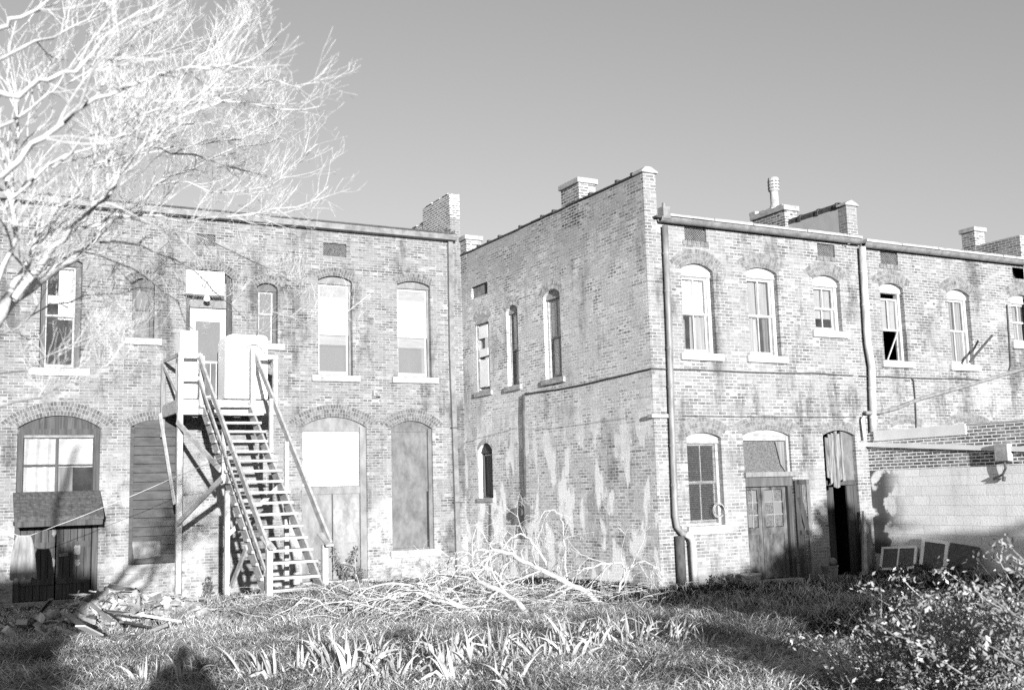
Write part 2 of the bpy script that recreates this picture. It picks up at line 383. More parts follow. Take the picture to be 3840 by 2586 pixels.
def sheet(pl_fn, a0, a1, z0, z1, d, folds=0, amp=.02, hem=0.0):
    """a hung cloth with soft vertical folds and thickness"""
    mb = MB(); n = max(2, folds*6+2); m_ = 8
    ph = random.uniform(0, 6)
    def row(dd):
        out = []
        for j in range(m_+1):
            for i in range(n+1):
                t = i/n; zz = z0+(z1-z0)*j/m_
                if j == 0: zz += hem*(math.sin(i*1.7+ph)+math.sin(i*.77))*.5
                out.append(pl_fn(a0+(a1-a0)*t, zz, d+dd+amp*math.sin(ph+folds*2*math.pi*t+.4*math.sin(j*.6))))
        return out
    for dd in (0, .006):
        mb.add(row(dd), [(j*(n+1)+i, j*(n+1)+i+1, (j+1)*(n+1)+i+1, (j+1)*(n+1)+i) for j in range(m_) for i in range(n)])
    return mb

def window(pl, w, parent, wm, arch_m=None, rings=2, rec=.10, jw=.075, head=.03, sashes=True, mull=True, meet=.5, glass='glass',
           glass_low=None, sill=None, sill_m='stone', label=None, board=True, sashm=None):
    """a sash window set into an arched opening; returns the window object (its frame) so blinds and curtains can be added"""
    fn = PL[pl][0]; a0, a1, z0, zs, zc = w['a0'], w['a1'], w['z0'], w['zs'], w['zc']
    W = a1-a0; wm = M[wm]; sm = M[sashm] if sashm else wm
    mb = MB()
    # jambs + head filling the arch
    frame_rect(mb, fn, a0+.004, a1-.004, z0, zs-head, jw, rec, rec+.12, wb=.04, wt=.06)
    fr = mb.build('window', wm, parent)
    if label: fr['label'] = label
    if board:
        tb = MB().prism([(a0+.004, zs-head)]+[(p, q-.004) for p, q in arc(a0+.004, a1-.004, zs, zc, 12)]+[(a1-.004, zs-head)], fn, rec-.02, rec+.06)
        slab(tb, fn, a0+.004, a1-.004, zs-head-.05, zs-head+.004, rec-.035, rec-.018)
        tb.build('arch_board', wm, fr)
    i0, i1, y0, y1 = a0+jw, a1-jw, z0+.04, zs-head-.06; zm = y0+(y1-y0)*(1-meet)
    w['in'] = (i0, i1, y0, y1, zm); w['rec'] = rec
    if sashes:
        up = MB(); frame_rect(up, fn, i0, i1, zm, y1, .045, rec+.035, rec+.07)
        if mull: slab(up, fn, (i0+i1)/2-.012, (i0+i1)/2+.012, zm+.045, y1-.045, rec+.04, rec+.065)
        up = up.build('upper_sash', sm, fr)
        lw = MB(); frame_rect(lw, fn, i0, i1, y0, zm+.035, .045, rec+.075, rec+.11, wb=.07)
        if mull: slab(lw, fn, (i0+i1)/2-.012, (i0+i1)/2+.012, y0+.07, zm-.01, rec+.08, rec+.105)
        lw = lw.build('lower_sash', sm, fr)
        if glass:
            pg = MB(); slab(pg, fn, i0+.045, i1-.045, zm+.045, y1-.045, rec+.050, rec+.054); pg.build('pane', M[glass], fr)
            pg = MB(); slab(pg, fn, i0+.045, i1-.045, y0+.07, zm-.01, rec+.092, rec+.096); pg.build('pane', M[glass_low or glass], fr)
    if sill:
        sb = MB(); over, th, pr = sill
        slab(sb, fn, a0-over, a1+over, z0-th, z0-.002, -pr, .28); sb.build('sill', M[sill_m], fr, bevel=.008)
    if arch_m: brick_arch(pl, w, parent, M[arch_m], rings)
    return fr

# ================================================================== BUILDINGS
# ---- left building -------------------------------------------------
bA = empty('brick_building', (-8, 0, -.2), 'long two-storey dark brick building behind the wooden stairs and bare tree', 'building')
ZA = 8.88
WA = {
 'u1': measure('A', 150, 306, 1380, 980, 962), 'u2': measure('A', 496, 580, 1268, 1062, 1042),
 'ud': measure('A', 697, 871, 1494, 1040, 1008), 'u3': measure('A', 962, 1042, 1288, 1078, 1060),
 'u4': measure('A', 1193, 1322, 1408, 1052, 1034), 'u5': measure('A', 1491, 1616, 1414, 1070, 1054),
 'd1': measure('A', 56, 370, 2250, 1603, 1556), 'l2': measure('A', 485, 672, 2112, 1600, 1574),
 'd2': measure('A', 1132, 1377, 2172, 1600, 1562), 'l3': measure('A', 1469, 1625, 2060, 1606, 1577)}
holesA = []
for k, w in WA.items():
    holesA.append(opening(w['a0'], w['a1'], w['z0'], w['zs'], w['zc']))
ventsA = [(1212, 1299, 913, 962), (181, 243, 828, 877), (737, 808, 878, 921)]
def vent_rect(pl, v):
    l, r, t, b = v; a0 = on(pl, l, (t+b)/2)[0]; a1 = on(pl, r, (t+b)/2)[0]; z1 = on(pl, (l+r)/2, t)[1]; z0 = on(pl, (l+r)/2, b)[1]
    if a0 > a1: a0, a1 = a1, a0
    return a0, a1, z0, z1
def vent(pl, v, parent, m):
    fn = PL[pl][0]; a0, a1, z0, z1 = v; mb = MB()
    n = int((a1-a0+z1-z0)/.055)
    for s in (1, -1):
        for i in range(n+1):
            t = i*.055
            if s > 0: p0 = (a0+t, z0); L = min(a1-p0[0], z1-z0) if t < a1-a0 else 0
            else: p0 = (a0+t, z1); L = min(a1-p0[0], z1-z0) if t < a1-a0 else 0
            if L > .03:
                A_ = fn(p0[0], p0[1], .06+.01*(s > 0)); B_ = fn(p0[0]+L, p0[1]+s*L, .06+.01*(s > 0)); mb.beam(A_, B_, .014, .008)
            p0 = (a0, z0+t) if s > 0 else (a0, z1-t)
            if 0 < t < z1-z0:
                L = min(a1-a0, (z1-z0)-t)
                if L > .03: mb.beam(fn(p0[0], p0[1], .06+.01*(s > 0)), fn(p0[0]+L, p0[1]+s*L, .06+.01*(s > 0)), .014, .008)
    o = mb.build('air_vent', m, parent)
    bk = slab(MB(), fn, a0-.02, a1+.02, z0-.02, z1+.02, .25, .27); bk.build('vent_duct', M['dark'], o)
for v in ventsA:
    a0, a1, z0, z1 = vent_rect('A', v); holesA.append([(a0, z0), (a0, z1), (a1, z1), (a1, z0)])
xpl = on('A', 1686, 760)[0]
wall('wall', 'A', [(-19, -.7), (-19, ZA), (xpl, ZA), (xpl, 9.55), (-.0015, 9.55), (-.0015, -.7)], holesA, M['brickA'], bA)
for v in ventsA: vent('A', vent_rect('A', v), bA, M['lattice'])
# body of the building: rear, sides, floor slab, roof
mb = MB(); mb.box((-18.99, 9.6, -.7), (-.3, 9.8, 9.2)); mb.box((-18.99, .35, -.7), (-18.8, 9.6, 9.2)); mb.box((-18.8, .5, 4.1), (-.4, 9.6, 4.3))
mb.box((-18.8, 4.5, -.7), (-.4, 4.6, 8.6)); mb.build('inner_wall', M['dark'], bA)
mb = MB(); mb.add([(-19.1, -.22, 9.06), (xpl, -.22, 9.06), (xpl, 9.9, 9.5), (-19.1, 9.9, 9.5), (-19.1, -.22, 9.02), (xpl, -.22, 9.02), (xpl, 9.9, 9.46), (-19.1, 9.9, 9.46)],
    [(0,1,2,3),(7,6,5,4),(0,4,5,1),(1,5,6,2),(2,6,7,3),(3,7,4,0)]); mb.build('roof', M['roof'], bA)
# box gutter with its own drop
xr_ = on('A', 1701, 888)[0]
mb = MB(); mb.box((-19.1, -.24, ZA-.03), (xr_, -.005, ZA+.125)); mb.build('gutter', M['zinc'], bA, bevel=.008)
# fire parapet running back on the right
zp = on('A', 1709, 728)[1]
q1 = P(1585, 787, 0, xpl); q2 = P(1475, 850, 0, xpl)
mb = MB(); mb.box((xpl, .002, 8.7), (-.002, q1.y, zp)); mb.box((xpl+.02, q1.y, 8.7), (-.02, q1.y+2.2, zp-.42)); mb.box((xpl, q1.y+2.2, 8.7), (-.002, 9.8, zp-.75))
for i in range(14):
    y = .1+i*.55; mb.box((xpl-.02, y, (zp if y < q1.y-.3 else zp-.42 if y < q1.y+1.9 else zp-.75)), (-.0, y+random.uniform(.3, .5), (zp if y < q1.y-.3 else zp-.42 if y < q1.y+1.9 else zp-.75)+random.uniform(.02, .06)))
mb.build('parapet', M['brickP'], bA)
# downspout, flattened and slightly askew
mb = MB(); pts = []
for px, py in ((1684, 905), (1690, 1334), (1700, 1602), (1709, 1880), (1716, 2150)):
    a, z = on('A', px, py); pts.append((a, z))
for (p, q) in zip(pts, pts[1:]): mb.beam((p[0], -.06, p[1]), (q[0], -.06, q[1]), .13, .09, (0, 1, 0))
ds = mb.build('downspout', M['zinc'], bA)
for t in (.12, .5, .8):
    i = int(t*4); p = pts[i]; MB().box((p[0]-.1, -.115, p[1]-.03), (p[0]+.1, .0, p[1]+.0)).build('pipe_strap', M['iron'], ds)

# upper windows
f = window('A', WA['u1'], bA, 'woodm', 'arch', 2, rec=.16, jw=.12, mull=False, sashm='white2', sill=(.20, .18, .07), label='tall window with a torn white curtain behind the branches')
i0, i1, y0, y1, zm = WA['u1']['in']; sheet(FA, i0+.45*(i1-i0), i1, zm-.05, y1, .30, 4, .025).build('curtain', M['blind'], f)
slab(MB(), FA, i0, i0+.46*(i1-i0), zm+.32, zm+.52, .35, .36).build('torn_rag', M['blind'], f)
f = window('A', WA['u2'], bA, 'woodm', 'arch', 2, rec=.15, jw=.08, mull=False, glass='glassg', sill=(.17, .16, .07), meet=.45)
f = window('A', WA['u3'], bA, 'woodm', 'arch', 2, rec=.15, jw=.08, mull=False, glass='glassg', sashm='white2', sill=(.17, .16, .07), meet=.45)
for k, lab in (('u4', 'tall window two-thirds covered by a white blind'), ('u5', 'tall window with white blind next to the downspout')):
    w = WA[k]; f = window('A', w, bA, 'panelgrey', 'arch', 2, rec=.14, jw=.05, mull=False, sashm='white', sashes=False, sill=(.18, .16, .08), label=lab, sill_m='white2')
    i0, i1, y0, y1, zm = w['in']; H = y1-y0; fn = FA
    up = MB(); frame_rect(up, fn, i0, i1, y0+.44*H, y1, .05, .18, .215); up.build('upper_sash', M['white'], f)
    lw = MB(); frame_rect(lw, fn, i0, i1, y0, y0+.46*H, .05, .222, .255, wb=.09); lw.build('lower_sash', M['white'], f)
    pg = slab(MB(), fn, i0+.05, i1-.05, y0+.09, y0+.33*H, .236, .240); pg.build('pane', M['glassg'], f)
    for c, (p, q, dd, mm) in enumerate(((.86, .985, .20, 'blindg'), (.44, .86, .19, 'blind'), (.33, .44, .232, 'blindg'))):
        slab(MB(), fn, i0+.05, i1-.05, y0+p*H+.004, y0+q*H-.004, dd, dd+.01).build('blind_or_reflection_panel', M[mm], f)
    mb = MB()
    for c in range(6):
        z = y0+(.46+.065*c)*H; slab(mb, fn, i0+.05, i1-.05, z, z+.006, .186, .189)
    mb.build('blind_slat', M['blindg'], f)
    slab(MB(), fn, i0+.02, i1-.02, y0, y0+.34*H, .5, .52).build('inner_shade', M['panelgrey'], f)

# upper door on to the landing
w = WA['ud']; brick_arch('A', w, bA, M['arch'], 2)
mb = MB(); frame_rect(mb, FA, w['a0']+.004, w['a1']-.004, w['z0'], w['zs'], .11, .10, .24, wb=.03, wt=.10)
mb.prism([(w['a0']+.004, w['zs'])]+[(p, q-.004) for p, q in arc(w['a0']+.004, w['a1']-.004, w['zs'], w['zc'], 10)]+[(w['a1']-.004, w['zs'])], FA, .12, .2)
dr = mb.build('upper_door', M['woodd'], bA); dr['label'] = 'white upper door with a large glass pane behind the landing'
a0, a1 = w['a0']+.12, w['a1']-.12; z1 = on('A', 770, 1150)[1]; z0 = w['z0']+.03
slab(MB(), FA, a0, a1, z1, w['zs']-.1, .13, .17).build('transom_panel', M['panelgrey'], dr)
mb = MB(); frame_rect(mb, FA, a0, a1, z0, z1-.02, .14, .16, .20, wb=.9, wt=.32); leaf = mb.build('door_leaf', M['white'], dr)
slab(MB(), FA, a0+.14, a1-.14, z0+.9, z1-.34, .175, .18).build('pane', M['glassg'], dr)
mb = MB()
for i in range(5):
    x = a0+.16+i*(a1-a0-.32)/4.; slab(mb, FA, x-.06, x+.06, z0+.05, z0+.85, .15, .158)
mb.build('lower_board', M['woodm'], dr)

# ground-floor left: shop door with window above and a small shingled hood
w = WA['d1']; brick_arch('A', w, bA, M['arch'], 3)
za = on('A', 212, 1629)[1]; zb = on('A', 212, 1845)[1]
mb = MB(); slab(mb, FA, w['a0']+.004, w['a0']+.13, zb, w['zs'], .05, .2); slab(mb, FA, w['a1']-.13, w['a1']-.004, zb, w['zs'], .05, .2)
slab(mb, FA, w['a0']+.13, w['a1']-.13, za, za+.13, .06, .2)
mb.prism([(w['a0']+.004, za+.13)]+[(w['a0']+.004, w['zs'])]+[(p, q-.004) for p, q in arc(w['a0']+.004, w['a1']-.004, w['zs'], w['zc'], 12)]+[(w['a1']-.004, w['zs']), (w['a1']-.004, za+.13)], FA, .10, .2)
wf = mb.build('shop_window', M['woodd'], bA); wf['label'] = 'four-light window above the shingled hood, dusty and backed with paper'
a0, a1 = w['a0']+.13, w['a1']-.13
slab(MB(), FA, a0, a1, za-.06, za+.0, .09, .18).build('head_rail', M['panelgrey'], wf)
am = on('A', 214, 1740)[0]; zc_ = on('A', 214, 1742)[1]
mb = MB(); slab(mb, FA, am-.025, am+.025, zb, za-.06, .10, .15); slab(mb, FA, a0, am-.025, zc_-.02, zc_+.02, .105, .15); slab(mb, FA, am+.025, a1, zc_-.012, zc_+.012, .108, .15)
mb.build('glazing_bar', M['woodd'], wf)
slab(MB(), FA, a0, a1, zb, za-.06, .135, .14).build('pane', M['glass'], wf)
sheet(FA, a0, am, zb, za-.05, .24, 3, .03).build('backing_sheet', M['white'], wf)
sheet(FA, am, a1, zc_-.05, za-.05, .24, 2, .02).build('backing_sheet', M['white'], wf)
slab(MB(), FA, am+.03, a1-.42, zb, zc_-.06, .22, .235).build('backing_sheet', M['curtain'], wf)
zh0 = on('A', 220, 1932)[1]-.12
hd = MB(); xl, xr = on('A', 58, 1900)[0]-.06, on('A', 384, 1900)[0]-.05
hd.add([(xl, 0.01, zb+.02), (xr, 0.01, zb+.02), (xr, -.62, zh0+.10), (xl, -.62, zh0+.10), (xl, 0.01, zb-.06), (xr, 0.01, zb-.06), (xr, -.62, zh0+.02), (xl, -.62, zh0+.02)],
   [(0,1,2,3),(7,6,5,4),(0,4,5,1),(1,5,6,2),(2,6,7,3),(3,7,4,0)])
for c in range(4):   # shingle courses
    t0 = c/4; t1 = (c+1)/4+.03
    for i in range(14):
        x = xl+(xr-xl)*i/14; x2 = xl+(xr-xl)*(i+.93)/14
        y_0, y_1 = .01-.63*t0, .01-.63*min(t1, 1.02); z_0 = zb+.02+(zh0+.08-zb)*t0; z_1 = zb+.02+(zh0+.08-zb)*min(t1, 1.02)
        hd.add([(x, y_0, z_0+.004), (x2, y_0, z_0+.004), (x2, y_1, z_1+.03+random.uniform(-.006, .006)), (x, y_1, z_1+.03), (x, y_1, z_1+.012), (x2, y_1, z_1+.012)], [(0,1,2,3),(3,2,5,4)])
hood = hd.build('door_hood', M['shingle'], bA)
mb = MB(); mb.box((xl+.02, -.60, zh0-.10), (xr-.02, -.57, zh0+.03)); mb.box((xl+.02, -.57, zh0-.06), (xl+.08, .0, zh0+.02)); mb.box((xr-.08, -.57, zh0-.06), (xr-.02, .0, zh0+.02)); mb.build('fascia', M['woodd'], hood)
am = (w['a0']+w['a1'])/2
mb = MB(); slab(mb, FA, w['a0']+.004, w['a0']+.12, w['z0'], zb-.06, .05, .2); slab(mb, FA, w['a1']-.12, w['a1']-.004, w['z0'], zb-.06, .05, .2)
dj = mb.build('shop_door', M['woodd'], bA); dj['label'] = 'stained double plank door with peeling paper under the hood'
for s0, s1 in ((w['a0']+.125, am-.01), (am+.01, w['a1']-.125)):
    mb = MB(); n = 5
    for i in range(n):
        p = s0+(s1-s0)*i/n; q = s0+(s1-s0)*(i+1)/n-.012; slab(mb, FA, p, q, w['z0']+.02, zb-.1, .12+random.uniform(0, .008), .16)
    for z in (w['z0']+.35, w['z0']+1.15): slab(mb, FA, s0+.02, s1-.02, z, z+.13, .10, .12)
    mb.build('door_leaf', M['woodd'], dj)
for px, py, sw, sh in ((292, 2060, .20, .26), (292, 2110, .13, .22), (240, 2080, .22, .10), (205, 1990, .10, .28), (202, 2110, .08, .24)):
    a, z = on('A', px, py); mb = MB()
    pts = [(a+sw/2*(abs(math.cos(t))**.6*(1 if math.cos(t) > 0 else -1))*random.uniform(.55, 1.1), z+sh/2*(abs(math.sin(t))**.6*(1 if math.sin(t) > 0 else -1))*random.uniform(.55, 1.1)) for t in [k*math.pi/9 for k in range(18)]]
    mb.prism(pts, FA, .094, .098); mb.build('peeling_paper', M['paper'], dj)

# boarded opening with horizontal siding
w = WA['l2']; brick_arch('A', w, bA, M['arch'], 2)
mb = MB(); slab(mb, FA, w['a0']+.004, w['a0']+.09, w['z0'], w['zs'], .03, .15); slab(mb, FA, w['a1']-.09, w['a1']-.004, w['z0'], w['zs'], .03, .15)
mb.prism([(w['a0']+.09, w['zs']-.03), (w['a0']+.09, w['zs'])]+[(p, q-.004) for p, q in arc(w['a0']+.004, w['a1']-.004, w['zs'], w['zc'], 12)][1:-1]+[(w['a1']-.09, w['zs']), (w['a1']-.09, w['zs']-.03)], FA, .04, .15)
bd = mb.build('boarded_window', M['siding'], bA); bd['label'] = 'arched opening closed with dark horizontal siding boards'
mb = MB(); n = 15; hh = (w['zs']-.03-w['z0'])/n
for i in range(n):
    z = w['z0']+i*hh
    a0, a1 = w['a0']+.09, w['a1']-.09
    mb.add([FA(a0, z+.012, .055), FA(a1, z+.012, .055), FA(a1, z+hh, .085), FA(a0, z+hh, .085), FA(a0, z+.012, .12), FA(a1, z+.012, .12), FA(a1, z+hh, .12), FA(a0, z+hh, .12)],
       [(0,1,2,3),(7,6,5,4),(0,4,5,1),(1,5,6,2),(2,6,7,3),(3,7,4,0)])
mb.build('siding', M['siding'], bd)
sb = slab(MB(), FA, w['a0']-.10, on('A', 701, 2130)[0], w['z0']-.2, w['z0']-.003, -.07, .28); sb.build('sill', M['stone'], bd, bevel=.01)
pa = [on('A', *q) for q in ((496, 2030), (602, 2027), (603, 2083), (570, 2087), (545, 2092), (503, 2095))]
MB().prism(pa, FA, .035, .043).build('paper_notice', M['paper'], bd)

# ground-floor door with glaring white transom
w = WA['d2']; brick_arch('A', w, bA, M['arch'], 3)
zt0 = on('A', 1250, 1823)[1]; zt1 = on('A', 1250, 1617)[1]; zr = on('A', 1250, 1848)[1]
mb = MB(); slab(mb, FA, w['a0']+.004, w['a0']+.05, w['z0'], w['zs'], .06, .2); slab(mb, FA, w['a1']-.17, w['a1']-.004, w['z0'], w['zs'], .03, .2)
slab(mb, FA, w['a0']+.05, w['a1']-.17, zr-.02, zt0, .07, .2)
mb.prism([(w['a0']+.004, zt1)]+[(w['a0']+.004, w['zs'])]+[(p, q-.004) for p, q in arc(w['a0']+.004, w['a1']-.004, w['zs'], w['zc'], 12)]+[(w['a1']-.004, w['zs']), (w['a1']-.004, zt1)], FA, .09, .2)
dd = mb.build('panel_door', M['panelgrey'], bA); dd['label'] = 'grey panelled door under a dazzling white transom right of the stairs'
a0, a1 = w['a0']+.05, w['a1']-.17
mb = MB(); am = (a0+a1)/2
for p, q in ((a0, am-.015), (am+.015, a1)):
    for z0, z1 in ((zt0, (zt0+zt1)/2-.012), ((zt0+zt1)/2+.012, zt1)): slab(mb, FA, p+.012, q-.012, z0+.012, z1-.012, .10, .13)
mb.build('transom_board', M['appl'], dd)
mb = MB(); slab(mb, FA, am-.015, am+.015, zt0, zt1, .095, .14); slab(mb, FA, a0, a1, (zt0+zt1)/2-.012, (zt0+zt1)/2+.012, .097, .14); mb.build('glazing_bar', M['white'], dd)
ad = on('A', 1252, 2000)[0]
slab(MB(), FA, a0, ad-.012, w['z0'], zr-.02, .11, .15).build('door_leaf', M['panelgrey'], dd)
mb = slab(MB(), FA, ad+.012, a1, w['z0'], zr-.02, .11, .15); lf = mb.build('door_leaf', M['panelgrey'], dd)
slab(MB(), FA, ad+.02, a1-.02, w['z0']+.9, zr-.12, .095, .108).build('door_panel', M['panelpale'], dd)
slab(MB(), FA, ad+.06, a1-.06, w['z0']+.1, w['z0']+.8, .098, .108).build('door_panel', M['panelgrey'], dd)
slab(MB(), FA, w['a0']-.05, w['a1']+.05, w['z0']-.14, w['z0']-.003, -.25, .25).build('threshold', M['stone'], dd, bevel=.01)

# plywood-covered window at the right
w = WA['l3']; brick_arch('A', w, bA, M['arch'], 3)
zj = on('A', 1540, 1838)[1]
mb = MB(); slab(mb, FA, w['a1']-.11, w['a1']-.004, w['z0'], w['zs'], .05, .2); slab(mb, FA, w['a0']+.004, w['a1']-.11, zj-.03, zj+.03, .105, .2); slab(mb, FA, w['a0']+.004, w['a1']-.11, w['z0'], w['z0']+.05, .105, .2)
mb.prism([(w['a0']+.004, w['zs']-.08), (w['a0']+.004, w['zs'])]+[(p, q-.004) for p, q in arc(w['a0']+.004, w['a1']-.004, w['zs'], w['zc'], 12)]+[(w['a1']-.004, w['zs']), (w['a1']-.004, w['zs']-.08)], FA, .10, .2)
pw = mb.build('plywood_window', M['ply'], bA); pw['label'] = 'arched window blanked off with two sheets of grey plywood'
slab(MB(), FA, w['a0']+.006, w['a1']-.115, zj+.035, w['zs']-.085, .11, .14).build('plywood_sheet', M['ply'], pw)
slab(MB(), FA, w['a0']+.006, w['a1']-.15, w['z0']+.055, zj-.035, .115, .14).build('plywood_sheet', M['ply'], pw)
slab(MB(), FA, w['a0']-.06, w['a1']+.16, w['z0']-.19, w['z0']-.003, -.07, .28).build('sill', M['stone'], pw, bevel=.01)
# small fittings on the wall
for px, py, s in ((1403, 1475, .10), (1412, 1482, .05)):
    a, z = on('A', px, py); mb = MB(); mb.box((a-s/2, -.10, z-s*.7), (a+s/2, -.001, z+s*.7)); mb.tube([(a, -.05, z), (a+.05, -.16, z-.02)], .035, 8); mb.build('wall_bracket', M['white2'], bA)

# ---- middle building (side wall + nearer facade up to the second downspout) -------
bB = empty('brick_building', (2.5, YB+3, 0), 'corner brick building with long side wall, three upper windows and double door', 'building')
xd2 = on('B', 3216, 930)[0]; ZB = 7.395; ZS = 8.46; xp = on('B', 2459, 700)[0]
WS = {'s1': measure('S', 1789, 1836, 1466, 1200, 1176), 's2': measure('S', 1901, 1944, 1446, 1160, 1142), 's3': measure('S', 2041, 2104, 1419, 1104, 1082),
      's4': measure('S', 1797, 1848, 1866, 1686, 1660)}
hs = [opening(w['a0'], w['a1'], w['z0'], w['zs'], w['zc']) for w in WS.values()]
vs_ = vent_rect('S', (1768, 1828, 1066, 1112)); hs.append([(vs_[0], vs_[2]), (vs_[0], vs_[3]), (vs_[1], vs_[3]), (vs_[1], vs_[2])])
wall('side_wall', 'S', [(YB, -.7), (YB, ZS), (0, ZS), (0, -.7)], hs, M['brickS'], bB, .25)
vent('S', vs_, bB, M['zinc'])
WB = {'b1': measure('B', 2561, 2681, 1325, 1014, 988), 'b2': measure('B', 2807, 2922, 1334, 1022, 1003), 'b3': measure('B', 3054, 3154, 1241, 1053, 1032),
      'bl': measure('B', 2582, 2712, 1969, 1640, 1620), 'bd': measure('B', 2800, 2979, 2172, 1633, 1609), 'b5': measure('B', 3102, 3224, 2158, 1632, 1612)}
hb = [opening(w['a0'], w['a1'], w['z0'], w['zs'], w['zc']) for w in WB.values()]
vB = [vent_rect('B', v) for v in ((2567, 2648, 856, 904), (3065, 3130, 915, 962))]
for v in vB: hb.append([(v[0], v[2]), (v[0], v[3]), (v[1], v[3]), (v[1], v[2])])
wall('wall', 'B', [(0.0, -.7), (0.0, ZS), (xp, ZS), (xp, ZB+.12), (xd2, ZB+.12), (xd2, -.7)], hb, M['brickB'], bB)
for v in vB: vent('B', v, bB, M['lattice'])
for v in vB:
    mb = MB()
    for i in range(6): slab(mb, FB, v[0]-.06+i*(v[1]-v[0]+.12)/6, v[0]-.06+(i+.9)*(v[1]-v[0]+.12)/6, v[2]-.11, v[2]-.005, -.02, .05)
    mb.build('vent_sill', M['arch_b'], bB)
# inside of the side wall parapet and of the building
mb = MB(); mb.box((.27, YB+.3, 7.4), (.30, -.01, ZS)); mb.box((.005, -.02, 7.2), (.27, -.005, ZS)); mb.build('parapet_back', M['brickK'], bB)
mb = MB(); mb.box((.3, YB+5, -.7), (xd2-.02, YB+5.1, 7.2)); mb.box((.3, YB+.36, 3.3), (xd2-.02, YB+5, 3.5)); mb.box((xd2-.2, YB+.36, -.7), (xd2-.02, YB+5, 7.2)); mb.box((1.2, YB+5.1, -.7), (1.3, -.1, 7.2)); mb.build('inner_wall', M['dark'], bB)
mb = MB(); mb.add([(.2, YB-.14, ZB+.14), (xd2, YB-.14, ZB+.14), (xd2, 1, ZB+.5), (.2, 1, ZB+.5), (.2, YB-.14, ZB+.1), (xd2, YB-.14, ZB+.1), (xd2, 1, ZB+.46), (.2, 1, ZB+.46)],
   [(0,1,2,3),(7,6,5,4),(0,4,5,1),(1,5,6,2),(2,6,7,3),(3,7,4,0)]); mb.build('roof', M['roof'], bB)
# coping tiles along the side parapet, rounded cap at the corner
mb = MB(); y = YB+.35
while y < -.2:
    L = random.uniform(.5, .62); dz = random.uniform(-.008, .012)
    mb.add([(-.035, y, ZS+dz), (.31, y, ZS+dz), (.31, y+L*.97, ZS+dz), (-.035, y+L*.97, ZS+dz), (-.035, y, ZS+.03+dz), (.14, y, ZS+.06+dz), (.31, y, ZS+.03+dz), (-.035, y+L*.97, ZS+.035+dz), (.14, y+L*.97, ZS+.065+dz), (.31, y+L*.97, ZS+.035+dz)],
      [(0,3,2,1),(0,1,6,5,4)[::1],(4,5,8,7),(5,6,9,8),(0,4,7,3),(1,2,9,6),(3,7,8,9,2)])
    if random.random() < .4: mb.box((-.04, y-.03, ZS), (.1, y+.05, ZS+.085))
    y += L
mb.build('coping', M['shingle'], bB)
mb = MB(); mb.prism([(-.05, ZS), (-.05, ZS+.04), (.05, ZS+.13), (.2, ZS+.13), (xp+.05, ZS+.04), (xp+.05, ZS)], FB, -.05, .33); mb.build('corner_cap', M['stone'], bB, bevel=.02)
# gutter: half-round with bright roof lip
def halfround(x0, x1, z, parent):
    mb = MB(); n = 8; r = .11
    r = .095; prof = [(YB-.02-r-r*math.cos(math.pi*k/n), z+.12-r*1.15*math.sin(math.pi*k/n)) for k in range(n+1)]
    prof2 = [(YB-.02-r-(r-.012)*math.cos(math.pi*k/n), z+.12-(r-.012)*1.15*math.sin(math.pi*k/n)) for k in range(n+1)][::-1]
    loop = prof+prof2
    mb.add([(x0, y, q) for y, q in loop]+[(x1, y, q) for y, q in loop], [(i, (i+1) % len(loop), (i+1) % len(loop)+len(loop), i+len(loop)) for i in range(len(loop))]+[(i, i+1, len(loop)-2-i, len(loop)-1-i) for i in range(n)]+[(len(loop)+i, len(loop)+i+1, 2*len(loop)-2-i, 2*len(loop)-1-i) for i in range(n)])
    g_ = mb.build('gutter', M['zinc'], parent, smooth=False)
    lip = MB(); x = x0+.05
    while x < x1-.05:
        L = min(random.uniform(.9, 1.6), x1-x); lip.box((x, YB-.20, z+.135+random.uniform(0, .008)), (x+L*.985, YB+.15, z+.19+random.uniform(0, .012))); x += L
    lip.build('gutter_lip', M['white2'], g_)
    return g_
halfround(on('B', 2462, 840)[0], xd2-.02, ZB, bB)
a, z = on('B', 2478, 800); mb = MB(); mb.box((a-.09, YB-.22, z-.16), (a+.09, YB-.005, z+.10)); mb.tube([(a+.02, YB-.1, z+.1), (a+.02, YB-.1, z+.2)], .05, 8); mb.build('rain_head', M['zinc'], bB, bevel=.01)
def downspout(pts, r, m, parent, d=.11, n=12, bands=True):
    q = [(p[0], YB-d, p[1]) if len(p) == 2 else p for p in pts]
    o = MB().tube(q, r, n).build('downspout', m, parent, smooth=True)
    if bands:
        mb = MB()
        for i in range(len(q)-1):
            A_, B_ = Vector(q[i]), Vector(q[i+1]); L = (B_-A_).length
            if L > 1.2:
                for t in (.3, .7):
                    c = A_.lerp(B_, t); e = (B_-A_).normalized()*.025; MB().tube([c-e, c+e], r+.008, n).build('pipe_band', m, o)
    return o
downspout([on('B', 2482, 850), on('B', 2496, 1200), on('B', 2507, 1560), on('B', 2520, 1930), on('B', 2527, 1972), on('B', 2545, 1997), on('B', 2562, 2005)], .062, M['pipe'], bB)
downspout([on('B', 2555, 2000), on('B', 2572, 2012), on('B', 2579, 2030), on('B', 2590, 2205)], .068, M['pipew'], bB, .16, bands=False)
a, z = on('B', 2537, 2004); a2, z2 = on('B', 2541, 2190)
MB().tube([(a, YB-.10, z-.02), (a, YB-.10, z2)], .095, 14).build('drain_pipe', M['iron'], bB, smooth=True)
